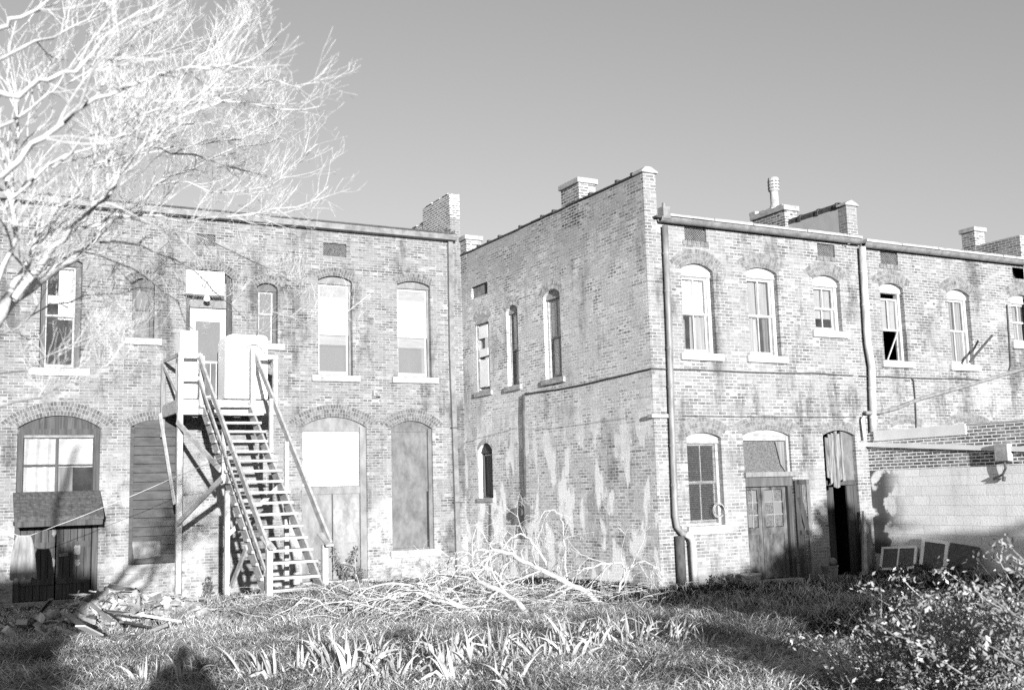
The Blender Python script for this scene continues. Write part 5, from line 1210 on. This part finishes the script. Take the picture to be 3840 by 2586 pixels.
pail('basin', 2789, 2846, 2152, 2186, YB-.32, 'stone', 'pale shallow basin in the weeds left of the double door', 'basin', .9)
# old sashes and a dark panel leaning on the extension
def lean(px_bl, px_br, px_tr, px_tl, gap=.42):
    out = []
    for (px, py), x in ((px_bl, XE-gap), (px_br, XE-gap), (px_tr, XE-.05), (px_tl, XE-.05)): out.append(P(px, py, 0, x))
    return out
def framed(name, quad, bw, m, infill, label, cat, mullion=False):
    a, b, c, d = [Vector(p) for p in quad]; cen = (a+b)/2; zg = min(a.z, b.z)
    t = empty(name, tuple(cen), label, cat); nn = (b-a).cross(d-a).normalized()*.035
    def pt(s, r_): return a.lerp(b, s).lerp(d.lerp(c, s), r_)
    W_ = (b-a).length; H_ = (d-a).length; s = bw/W_; r_ = bw/H_
    mb = MB()
    for q in ([pt(0,0), pt(s,0), pt(s,1), pt(0,1)], [pt(1-s,0), pt(1,0), pt(1,1), pt(1-s,1)], [pt(s,0), pt(1-s,0), pt(1-s,r_), pt(s,r_)], [pt(s,1-r_), pt(1-s,1-r_), pt(1-s,1), pt(s,1)])+(([pt(.5-s*.3,r_), pt(.5+s*.3,r_), pt(.5+s*.3,1-r_), pt(.5-s*.3,1-r_)],) if mullion else ()):
        mb.add(list(q)+[p+nn for p in q], [(0,1,2,3),(7,6,5,4),(0,4,5,1),(1,5,6,2),(2,6,7,3),(3,7,4,0)])
    mb.build('frame', M[m], t)
    q = [p+nn*.5 for p in (pt(s,r_), pt(1-s,r_), pt(1-s,1-r_), pt(s,1-r_))]; MB().add(q+[p+nn*.12 for p in q], [(0,1,2,3),(7,6,5,4)]).build('screen', M[infill], t)
framed('old_window', lean((3300,2140), (3435,2133), (3443,2049), (3310,2052)), .06, 'appl', 'screen', 'low two-light window sash leaning on the whitewashed wall', 'window', True)
framed('window_screen', lean((3447,2150), (3550,2146), (3563,2032), (3462,2016)), .085, 'appl', 'screen', 'upright white-framed screen leaning on the whitewashed wall', 'screen')
q = lean((3557,2126), (3658,2136), (3676,2053), (3566,2035), .5); board('steel_sheet', q, .02, 'iron', 'black rectangular sheet leaning right of the white-framed screen', 'steel sheet')
for px, py, s, lab in ((3255, 2120, .13, 'crumpled white bag at the foot of the picket board'), (3288, 2118, .15, 'larger crumpled white bag beside the two-light sash')):
    q = P(px, py, 0, XE-.45); mb = MB(); bm = bmesh.new(); bmesh.ops.create_icosphere(bm, subdivisions=3, radius=s)
    for v in bm.verts:
        k = 1+.22*math.sin(v.co.x*31+px)*math.sin(v.co.y*27)+.12*math.sin(v.co.z*45+v.co.x*20); v.co = Vector((v.co.x*k, v.co.y*k, max(v.co.z*k*.8, -s*.35)))
    mb.add([(v.co.x+q.x, v.co.y+q.y, v.co.z+g(q.x, q.y)+s*.4) for v in bm.verts], [tuple(v.index for v in f.verts) for f in bm.faces]); bm.free()
    tag(mb.build('plastic_bag', M['paper']), lab, 'bag')

# ================================================================== RUBBLE LEFT OF THE STAIRS
def G(px, py, up=0.0):
    """ground point seen at a measured spot"""
    z = 0.1
    for _ in range(6): q = P(px, py, 2, z+up); z = float(g2(np.array(q.x), np.array(q.y)))
    return Vector((q.x, q.y, z))
_c = G(400, 2335); cx_, cy_ = _c.x, _c.y
mb = MB()
for i in range(900):
    a = random.uniform(0, 6.28); rr = abs(random.gauss(0, .6)); x = cx_+1.5*rr*math.cos(a); y = cy_+1.3*rr*math.sin(a)
    z = g(x, y)+max(0, .5*(1-rr*.7))*random.uniform(.2, 1.0); s = random.uniform(.02, .11)
    e1 = Vector((random.gauss(0, 1), random.gauss(0, 1), random.gauss(0, .5))).normalized(); e2 = e1.cross(Vector((random.gauss(0, 1), random.gauss(0, 1), random.gauss(0, 1)))).normalized(); e3 = e1.cross(e2)
    p = Vector((x, y, z)); vs = [p+e1*s*a_*random.uniform(.7, 1.2)+e2*s*.6*b_*random.uniform(.7, 1.2)+e3*s*.22*c_ for a_ in (-1, 1) for b_ in (-1, 1) for c_ in (-1, 1)]
    mb.add(vs, [(0,1,3,2),(4,6,7,5),(0,4,5,1),(2,3,7,6),(0,2,6,4),(1,5,7,3)])
for i in range(130):
    a = random.uniform(0, 6.28); rr = abs(random.gauss(0, .6)); x = cx_+1.5*rr*math.cos(a); y = cy_+1.3*rr*math.sin(a); z = g(x, y)+max(.03, .5*(1-rr*.7)); b = random.uniform(0, 6.28); L = random.uniform(.15, .6)
    mb.tube(curve_pts(Vector((x, y, z)), Vector((math.cos(b), math.sin(b), random.uniform(-.3, .4))), L, 3, Vector((0, 0, -.4)), .08), random.uniform(.004, .012), 4)
tag(mb.build('rubble', M['debris']), kind='stuff', cat='rubble', label='heap of broken rubble before the shop door')
def plank(p0, p1, u0, u1, w, th, m, label):
    a = G(*p0, up=u0)+Vector((0, 0, u0)); b = G(*p1, up=u1)+Vector((0, 0, u1))
    return tag(MB().beam(a, b, w, th).build('plank', M[m], bevel=.004), label, 'plank', 'loose planks on the rubble heap')
plank((178, 2342), (375, 2415), .08, .05, .10, .05, 'woodp', 'long pale plank lying along the front edge of the rubble heap')
plank((525, 2303), (682, 2328), .22, .06, .05, .04, 'white', 'thin white batten lying right of the rubble heap')
plank((145, 2300), (192, 2245), .12, .45, .07, .035, 'wood', 'short board standing up at the left of the rubble')
plank((520, 2382), (630, 2338), .05, .22, .10, .05, 'wood', 'grey board slanting up at the right of the rubble')
plank((300, 2345), (370, 2380), .34, .2, .14, .02, 'white', 'broad white broken board on top of the rubble')
plank((340, 2262), (425, 2335), .5, .35, .05, .03, 'woodp', 'narrow lath slanting down the middle of the rubble')
plank((400, 2290), (480, 2300), .36, .34, .12, .02, 'paper', 'pale flat slat at the back of the rubble')
fallen('thin bare bough arching over the rubble heap', [(332,2212),(390,2225),(440,2262),(490,2300)], -4.8, -5.0, .012, [(4, .4, 5, .8, 3)])
plank((250, 2300), (330, 2360), .30, .25, .08, .03, 'wood', 'dull grey board half buried in the left of the rubble')
plank((420, 2395), (505, 2372), .06, .14, .09, .03, 'woodp', 'pale split board at the lower middle of the rubble')
plank((455, 2330), (560, 2352), .32, .18, .06, .03, 'woodm', 'dark brown board lying across the right of the rubble')
# sagging cardboard carton and scraps
q0 = P(455, 2275, 1, -1.6); q1 = P(512, 2275, 1, -1.6); zt = P(455, 2200, 1, -1.6).z; zg = g(q0.x, -1.6)
t = empty('cardboard_carton', ((q0.x+q1.x)/2, -1.5, zg), 'collapsed grey carton with a dark open flap behind the rubble', 'box')
mb = MB(); x0, x1 = q0.x-.25, q1.x
mb.add([(x0, -1.75, zg), (x1-.03, -1.7, zg), (x1-.03, -1.2, zg), (x0, -1.2, zg), (x0-.12, -1.7, zt-.05), (x1+.02, -1.72, zt-.10), (x1+.04, -1.2, zt-.06), (x0-.05, -1.2, zt)], [(0,1,5,4),(1,2,6,5),(2,3,7,6),(3,0,4,7),(0,3,2,1)])
mb.build('carton_body', M['panelgrey'], t)
board_ = MB().add([(x1+.03, -1.72, zt-.08), (x1+.04, -1.2, zt-.05), (x1+.15, -1.25, zg+.02), (x1+.10, -1.7, zg+.0), (x1+.02, -1.72, zt-.10), (x1+.03, -1.2, zt-.07), (x1+.14, -1.25, zg+.0), (x1+.09, -1.7, zg-.02)], [(0,1,2,3),(7,6,5,4),(0,4,5,1),(1,5,6,2),(2,6,7,3),(3,7,4,0)]).build('carton_flap', M['dark'], t)
MB().add([(x0-.12, -1.7, zt-.05), (x1+.02, -1.72, zt-.10), (x1-.2, -1.95, zt+.02), (x0-.05, -1.95, zt+.12), (x0-.12, -1.7, zt-.065), (x1+.02, -1.72, zt-.115), (x1-.2, -1.95, zt+.005), (x0-.05, -1.95, zt+.105)], [(0,1,2,3),(7,6,5,4),(0,4,5,1),(1,5,6,2),(2,6,7,3),(3,7,4,0)]).build('carton_flap', M['panelgrey'], t)
for px, py, s, lab in ((525, 2262, .16, 'crumpled white paper leaning on the collapsed carton'), (556, 2268, .20, 'white paper bundle right of the collapsed carton'), (808, 2260, .14, 'small pale brick-shaped scrap at the stair footing')):
    q = P(px, py, 1, -2.0); z = g(q.x, q.y); mb = MB()
    mb.prism([(q.x-s*.9, z), (q.x-s*.7, z+s*.9), (q.x-.02, z+s*.6), (q.x+.03, z+s*1.0), (q.x+s*.9, z+s*.7), (q.x+s*.8, z)], lambda a, zz, d: (a, -2.0+d+(zz-z)*.5, zz), 0, .1)
    tag(mb.build('paper_scrap', M['paper']), lab, 'paper')

# ================================================================== PLANTS
def leaf_quads(mb, c, n, spread, s0, s1, squash=1.0):
    for i in range(n):
        p = Vector((random.gauss(0, 1), random.gauss(0, 1), random.gauss(0, 1)*squash)); p = c+p*spread
        a = Vector((random.gauss(0, 1), random.gauss(0, 1), random.gauss(0, 1))).normalized(); b = a.cross(Vector((random.gauss(0, 1), random.gauss(0, 1), random.gauss(0, 1)))).normalized(); s = random.uniform(s0, s1)
        mb.add([p-a*s, p+b*s*.45+a*s*.1, p+a*s, p-b*s*.45+a*s*.1], [(0, 1, 2, 3)])
# iris clumps: five kinds of clump, copied
def iris_mesh(n, h):
    """fans of strap leaves, bowed outward, a few of them folded over"""
    mb = MB()
    for i in range(n):
        fan = random.choice([(-.10, 0, .3), (.02, .05, 1.9), (.12, -.03, 1.2), (0, -.1, .6)]); az = fan[2]+random.gauss(0, .25)
        ax = Vector((math.cos(az), math.sin(az), 0)); nv = Vector((-ax.y, ax.x, 0)); k_ = random.uniform(-1, 1)
        p = Vector((fan[0], fan[1], -.02))+ax*k_*.05+nv*random.gauss(0, .012); L = h*random.uniform(.45, 1.1); w = random.uniform(.020, .034)
        d = (Vector((0, 0, 1))+ax*k_*random.uniform(.15, .65)+nv*random.gauss(0, .12)).normalized(); bend = ax*k_*random.uniform(.05, .3); fold = random.random() < .22; fk = random.choice((4, 5))
        pts = []
        for k in range(9):
            pts.append(p.copy()); d = (d+bend*(k/5)+Vector((0, 0, -.03*k*abs(k_)))).normalized()
            if fold and k == fk: d = (d*.3+(ax*(1 if k_ > 0 else -1))*.8+Vector((0, 0, -.45))).normalized()
            p = p+d*L/8
        vs = []; side = ax
        for k, q in enumerate(pts):
            ww = w*(.8+.35*math.sin(math.pi*min(k/8, 1)))*(1 if k < 5 else max(.06, (8.2-k)/3.4)); sd_ = (side-(pts[min(k+1, 8)]-pts[max(k-1, 0)]).normalized()*side.dot((pts[min(k+1, 8)]-pts[max(k-1, 0)]).normalized())).normalized()
            vs += [q-sd_*ww/2, q+nv*ww*.14, q+sd_*ww/2]
        fs = []
        for k in range(8): fs += [(3*k, 3*k+1, 3*k+4, 3*k+3), (3*k+1, 3*k+2, 3*k+5, 3*k+4)]
        mb.add(vs, fs)
    return mb
protos = []
for k in range(5):
    o = iris_mesh(13+k*3, .50).build('iris_clump', M['iris']); tag(o, 'clump of pale upright iris leaves in the foreground grass', 'plant', 'iris clumps across the foreground'); protos.append(o)
spots = [(1110,2560),(1170,2545),(1235,2560),(1290,2540),(1330,2565),(1385,2545),(1420,2510),(1230,2500),(1640,2540),(1690,2510),(1745,2530),(1800,2480),(1850,2500),(1905,2490),(1945,2510),(1985,2480),(2040,2500),(2090,2470),(2150,2500),(2210,2475),
 (2260,2450),(2330,2440),(2365,2460),(2420,2450),(2480,2420),(2530,2440),(2570,2430),(1580,2470),(1520,2560),(1460,2580),(1060,2590),(985,2575),(2300,2390),(2640,2450),(2130,2420),(1700,2590),(1900,2590),(2660,2380),(560,2590),(690,2585)]
for i, (px, py) in enumerate(spots):
    z = .27
    for _ in range(4): q = P(px, py, 2, z); z = float(g2(np.array(q.x), np.array(q.y)))
    o = protos[i] if i < 5 else protos[i % 5].copy()
    if i >= 5: COL.objects.link(o)
    o.location = (q.x, q.y, z); s = random.uniform(.65, 1.05) if py > 2450 else random.uniform(.6, .9); o.scale = (s, s, s); o.rotation_euler = (random.gauss(0, .08), random.gauss(0, .08), random.uniform(0, 6.28))
# dark leafy weeds
def weed(x, y, h, n, label, m='weed', spread=.25):
    z = g(x, y); t = empty('weed_plant', (x, y, z), label, 'plant'); sm = MB(); lv = MB()
    for i in range(n):
        a = random.uniform(0, 6.28); q = curve_pts(Vector((x, y, z-.02)), Vector((math.cos(a)*spread*1.6, math.sin(a)*spread, 1)), h*random.uniform(.5, 1), 6, Vector((0, 0, .2)), .09); limb(sm, q, .007, .003, 4)
        for p in q[2:]: leaf_quads(lv, p, 7, .05, .025, .06)
    sm.build('stem', M['wood'], t); lv.build('leaves', M[m], t)
q = P(1290, 2190, 1, -.45); weed(q.x, q.y, 1.0, 7, 'dark leafy weed growing against the grey panelled door')
q = P(1190, 2190, 1, -.6); weed(q.x, q.y, .6, 4, 'small dark weed between the stair newel and the panelled door')
q = P(785, 2190, 1, -.4); weed(q.x, q.y, .5, 4, 'faint low weed on the wall behind the support post', spread=.1)
q = P(1345, 2180, 1, -.4); weed(q.x, q.y, .35, 4, 'little weed at the foot of the panelled door frame')
for px, lab in ((3290, 'low weed by the picket board'), (3460, 'weed in front of the white-framed screen'), (3580, 'weed in front of the black leaning panel'), (3370, 'weed before the two-light sash')):
    q = P(px, 2150, 0, XE-.75); weed(q.x, q.y, .28, 9, lab, spread=.5)
q = P(2710, 2170, 1, YB-.3); weed(q.x, q.y, .3, 8, 'low weeds under the wire-meshed window', spread=.6)
for (px, py, y, s, lab) in ((3160, 900, YB-.02, .16, 'tuft of dark weeds in the gutter by the rendered parapet'), (3115, 892, YB-.02, .08, 'tiny weed sprouting from the gutter edge'), (1672, 872, .05, .22, 'dark weed tuft on the roof edge by the white-jointed parapet')):
    q = P(px, py, 1, y); mb = MB(); leaf_quads(mb, q, int(500*s), s*.55, .03, .06, .6); mb.tube([(q.x, q.y, q.z-s*.9), (q.x, q.y, q.z+s*.4)], .006, 5); tag(mb.build('weed_tuft', M['weed']), lab, 'plant')
# soft foreground shrubs at the right
def shrub(px, py, dist, h, n, label, wid):
    d = FW+CR*((px-1920)/FPX)-CU*((py-1293)/FPX); d = d/np.linalg.norm(d[:2]); x, y = CAM[0]+d[0]*dist, CAM[1]+d[1]*dist; z = g(x, y)
    t = empty('foreground_shrub', (x, y, z), label, 'shrub'); sm = MB(); lv = MB()
    for i in range(n):
        a = random.uniform(0, 6.28); q = curve_pts(Vector((x+random.gauss(0, .10), y+random.gauss(0, .10), z)), Vector((math.cos(a)*wid, math.sin(a)*wid, 1)), h*random.uniform(.6, 1.05), 9, Vector((math.cos(a)*.5, math.sin(a)*.5, -.1)), .10); limb(sm, q, .011, .004, 5)
        for k, p in enumerate(q[4:]):
            if random.random() < .6: leaf_quads(lv, p, random.randint(10, 28), .06, .012, .032)
            if random.random() < .5:
                q2 = curve_pts(p, Vector((random.gauss(0, 1), random.gauss(0, 1), .5)), random.uniform(.15, .5), 4, Vector((0, 0, .4)), .1); limb(sm, q2, .006, .003, 4); leaf_quads(lv, q2[-1], random.randint(18, 44), .05, .012, .032); leaf_quads(lv, q2[2], 6, .05, .010, .024)
    sm.build('stem', M['shrub'], t); lv.build('leaves', M['shrub'], t)
shrub(3560, 2400, 9.0, .80, 20, 'pale out-of-focus shrub filling the lower right foreground', .45)
shrub(3860, 2350, 8.2, 1.16, 22, 'tallest blurred shrub at the right frame edge', .34)
shrub(3330, 2560, 9.2, .55, 15, 'low blurred shrub nearest the frame bottom', .45)
shrub(3740, 2500, 10.2, .92, 18, 'blurred shrub behind the other foreground shrubs before the block wall', .45)

# ================================================================== BEHIND THE CAMERA: what throws the long shadows
h_ = empty('house', (-19.2, -37, .4), 'small gabled house behind the camera, known by its shadow at lower left', 'house')
mb = MB(); mb.box((-24, -40.5, 0), (-17.5, -34.6, 4.0)); mb.prism([(-40.5, 4.0), (-37.2, 5.1), (-34.6, 4.0)], lambda a, z, d: (d, a, z), -24, -17.5); mb.box((-17.49, -40, 0), (-16.45, -34.8, 3.1)); mb.build('wall', M['brickC'], h_)
mb = MB(); R4 = [(0,1,2,3),(7,6,5,4),(0,4,5,1),(1,5,6,2),(2,6,7,3),(3,7,4,0)]
for ya, za_, yb_, zb_2 in ((-40.8, 4.0, -37.2, 5.22), (-34.3, 4.0, -37.2, 5.22)):
    mb.add([(-24.2, ya, za_), (-17.4, ya, za_), (-17.4, yb_, zb_2), (-24.2, yb_, zb_2), (-24.2, ya, za_-.1), (-17.4, ya, za_-.1), (-17.4, yb_, zb_2-.1), (-24.2, yb_, zb_2-.1)], R4)
mb.add([(-17.48, -40.2, 3.5), (-16.3, -40.2, 3.15), (-16.3, -34.5, 3.15), (-17.48, -34.5, 3.5), (-17.48, -40.2, 3.42), (-16.3, -40.2, 3.07), (-16.3, -34.5, 3.07), (-17.48, -34.5, 3.42)], R4)
rf = mb.build('roof', M['shingle'], h_)
MB().box((-17.85, -36.2, 4.2), (-17.5, -35.7, 5.65)).build('chimney', M['brickK'], rf)
def hedge_top(x):
    return float(np.interp(x, [-8, -7, -5.2, -2.7, -1.3, -.8, -.1, .2, .78, .88, 1.1, 1.25, 3, 6], [2.9, 3.0, 3.15, 3.45, 4.0, 4.85, 4.75, 3.7, 3.7, 4.6, 4.45, 3.3, 3.4, 3.5]))
for k, x in enumerate(np.arange(-7.2, 6.4, .4)):
    zt_ = hedge_top(x); low = 2.5 if x < -4.6 else .5
    zg = g(x, -34); t = empty('evergreen_tree', (x, -34, zg), 'round-headed evergreen behind the camera shading the lower right', 'tree', 'evergreens behind the camera')
    lb = MB(); limb(lb, [Vector((x, -34, zg-.1)), Vector((x+.05, -34, zg+1.3)), Vector((x, -34, zt_-.25))], .09, .03, 8); lb.build('trunk', M['bark'], t)
    lv = MB()
    for i in range(26 if low > 1 else 62):
        c = Vector((x+random.uniform(-.26, .26), -34+random.gauss(0, .5), random.uniform(low, zt_-.12)**1)); leaf_quads(lv, c, 26, .16, .09, .17, .7)
    lv.build('crown', M['leaf'], t)
# the photographer, whose shadow falls on the grass
sk = {}
hd = Vector(CAM) - Vector((FW[0], FW[1], 0)).normalized()*.24
fwd = Vector((FW[0], FW[1], 0)).normalized(); rt = Vector((fwd.y, -fwd.x, 0)); zg = g(hd.x, hd.y)
J = {}; E_ = []
def jt(n, s, f_, z, r): J[n] = (hd+rt*s+fwd*f_+Vector((0, 0, z-hd.z)), r)
jt('pelvis', 0, -.05, zg+.92, .16); jt('waist', 0, -.05, zg+1.10, .145); jt('chest', 0, -.05, zg+1.30, .165); jt('neck', 0, -.03, zg+1.48, .06); jt('head', 0, 0, hd.z, .095); jt('crown', 0, -.01, hd.z+.10, .075); jt('chin', 0, .05, hd.z-.09, .055)
for s, k in ((-1, 'l'), (1, 'r')):
    jt('sh'+k, s*.19, -.05, zg+1.42, .065); jt('el'+k, s*.30, .10, zg+1.20, .048); jt('wr'+k, s*.12, .17, hd.z-.11, .032); jt('pa'+k, s*.085, .18, hd.z-.05, .030)
    for i in range(4): jt('f%d'%i+k, s*(.065-.004*i), .195-.006*i, hd.z-.02+.018*i, .010); jt('g%d'%i+k, s*(.045), .20-.006*i, hd.z-.015+.02*i, .008)
    jt('t'+k, s*.06, .17, hd.z-.075, .011)
    jt('hip'+k, s*.10, -.05, zg+.86, .10); jt('kn'+k, s*.13, -.03, zg+.48, .065); jt('an'+k, s*.15, -.06, zg+.09, .042); jt('to'+k, s*.17, .10, zg+.035, .035)
    E_ += [('chest', 'sh'+k), ('sh'+k, 'el'+k), ('el'+k, 'wr'+k), ('wr'+k, 'pa'+k), ('pelvis', 'hip'+k), ('hip'+k, 'kn'+k), ('kn'+k, 'an'+k), ('an'+k, 'to'+k), ('pa'+k, 't'+k)]
    for i in range(4): E_ += [('pa'+k, 'f%d'%i+k), ('f%d'%i+k, 'g%d'%i+k)]
E_ += [('pelvis', 'waist'), ('waist', 'chest'), ('chest', 'neck'), ('neck', 'head'), ('head', 'crown'), ('head', 'chin')]
names = list(J); me = D.meshes.new('person'); me.from_pydata([tuple(J[n][0]) for n in names], [(names.index(a), names.index(b)) for a, b in E_], []); me.materials.append(M['skin'])
po = D.objects.new('person', me); COL.objects.link(po); tag(po, 'person in dark clothes behind the camera whose shadow lies on the grass', 'person')
md = po.modifiers.new('skin', 'SKIN'); sv = me.skin_vertices[0].data if me.skin_vertices else None
if sv is None:
    bpy.context.view_layer.objects.active = po; bm = bmesh.new(); bm.from_mesh(me); lay = bm.verts.layers.skin.verify(); bm.to_mesh(me); bm.free(); sv = me.skin_vertices[0].data
for i, n in enumerate(names): k_ = 1.45 if n in ('pelvis', 'waist', 'chest', 'head', 'crown', 'shl', 'shr') else 1.15; sv[i].radius = (J[n][1]*k_, J[n][1]*k_); sv[i].use_root = (n == 'pelvis')
po.modifiers.new('smooth', 'SUBSURF').render_levels = 1

# ================================================================== LIGHT, SKY, CAMERA
w = D.worlds.new('World'); scene.world = w; w.use_nodes = True; n = w.node_tree.nodes; l = w.node_tree.links
bg = n['Background']; sky = n.new('ShaderNodeTexSky'); sky.sky_type = 'NISHITA'; sky.sun_disc = False
el = math.asin(-SUN.z); az = math.atan2(-SUN.x, -SUN.y)      # direction towards the sun, clockwise from +Y
sky.sun_elevation = el; sky.sun_rotation = az; sky.air_density = 2.0; sky.dust_density = 0.0
bw = n.new('ShaderNodeRGBToBW'); l.new(sky.outputs[0], bw.inputs[0]); l.new(bw.outputs[0], bg.inputs[0]); bg.inputs[1].default_value = .070   # black-and-white film
sd = D.lights.new('sun', 'SUN'); sd.energy = 4.2; sd.angle = math.radians(.5); sd.color = (1, 1, 1)
so = D.objects.new('sun', sd); COL.objects.link(so); so.rotation_euler = SUN.to_track_quat('-Z', 'Y').to_euler(); so.location = (-20, -60, 12)
cd = D.cameras.new('camera'); cam = D.objects.new('camera', cd); COL.objects.link(cam); scene.camera = cam
cd.sensor_width = 36; cd.lens = FPX/3840*36; cd.clip_end = 3000; cd.clip_start = .05
mw = Matrix(((CR[0], CU[0], -FW[0], CAM[0]), (CR[1], CU[1], -FW[1], CAM[1]), (CR[2], CU[2], -FW[2], CAM[2]), (0, 0, 0, 1))); cam.matrix_world = mw
cd.dof.use_dof = True; cd.dof.focus_distance = 15.5; cd.dof.aperture_fstop = 2.5
scene.view_settings.view_transform = 'Standard'; scene.view_settings.look = 'None'; scene.view_settings.gamma = 1; scene.view_settings.exposure = 1.22
scene.cycles.use_denoising = False; scene.cycles.max_bounces = 6; scene.cycles.transparent_max_bounces = 12
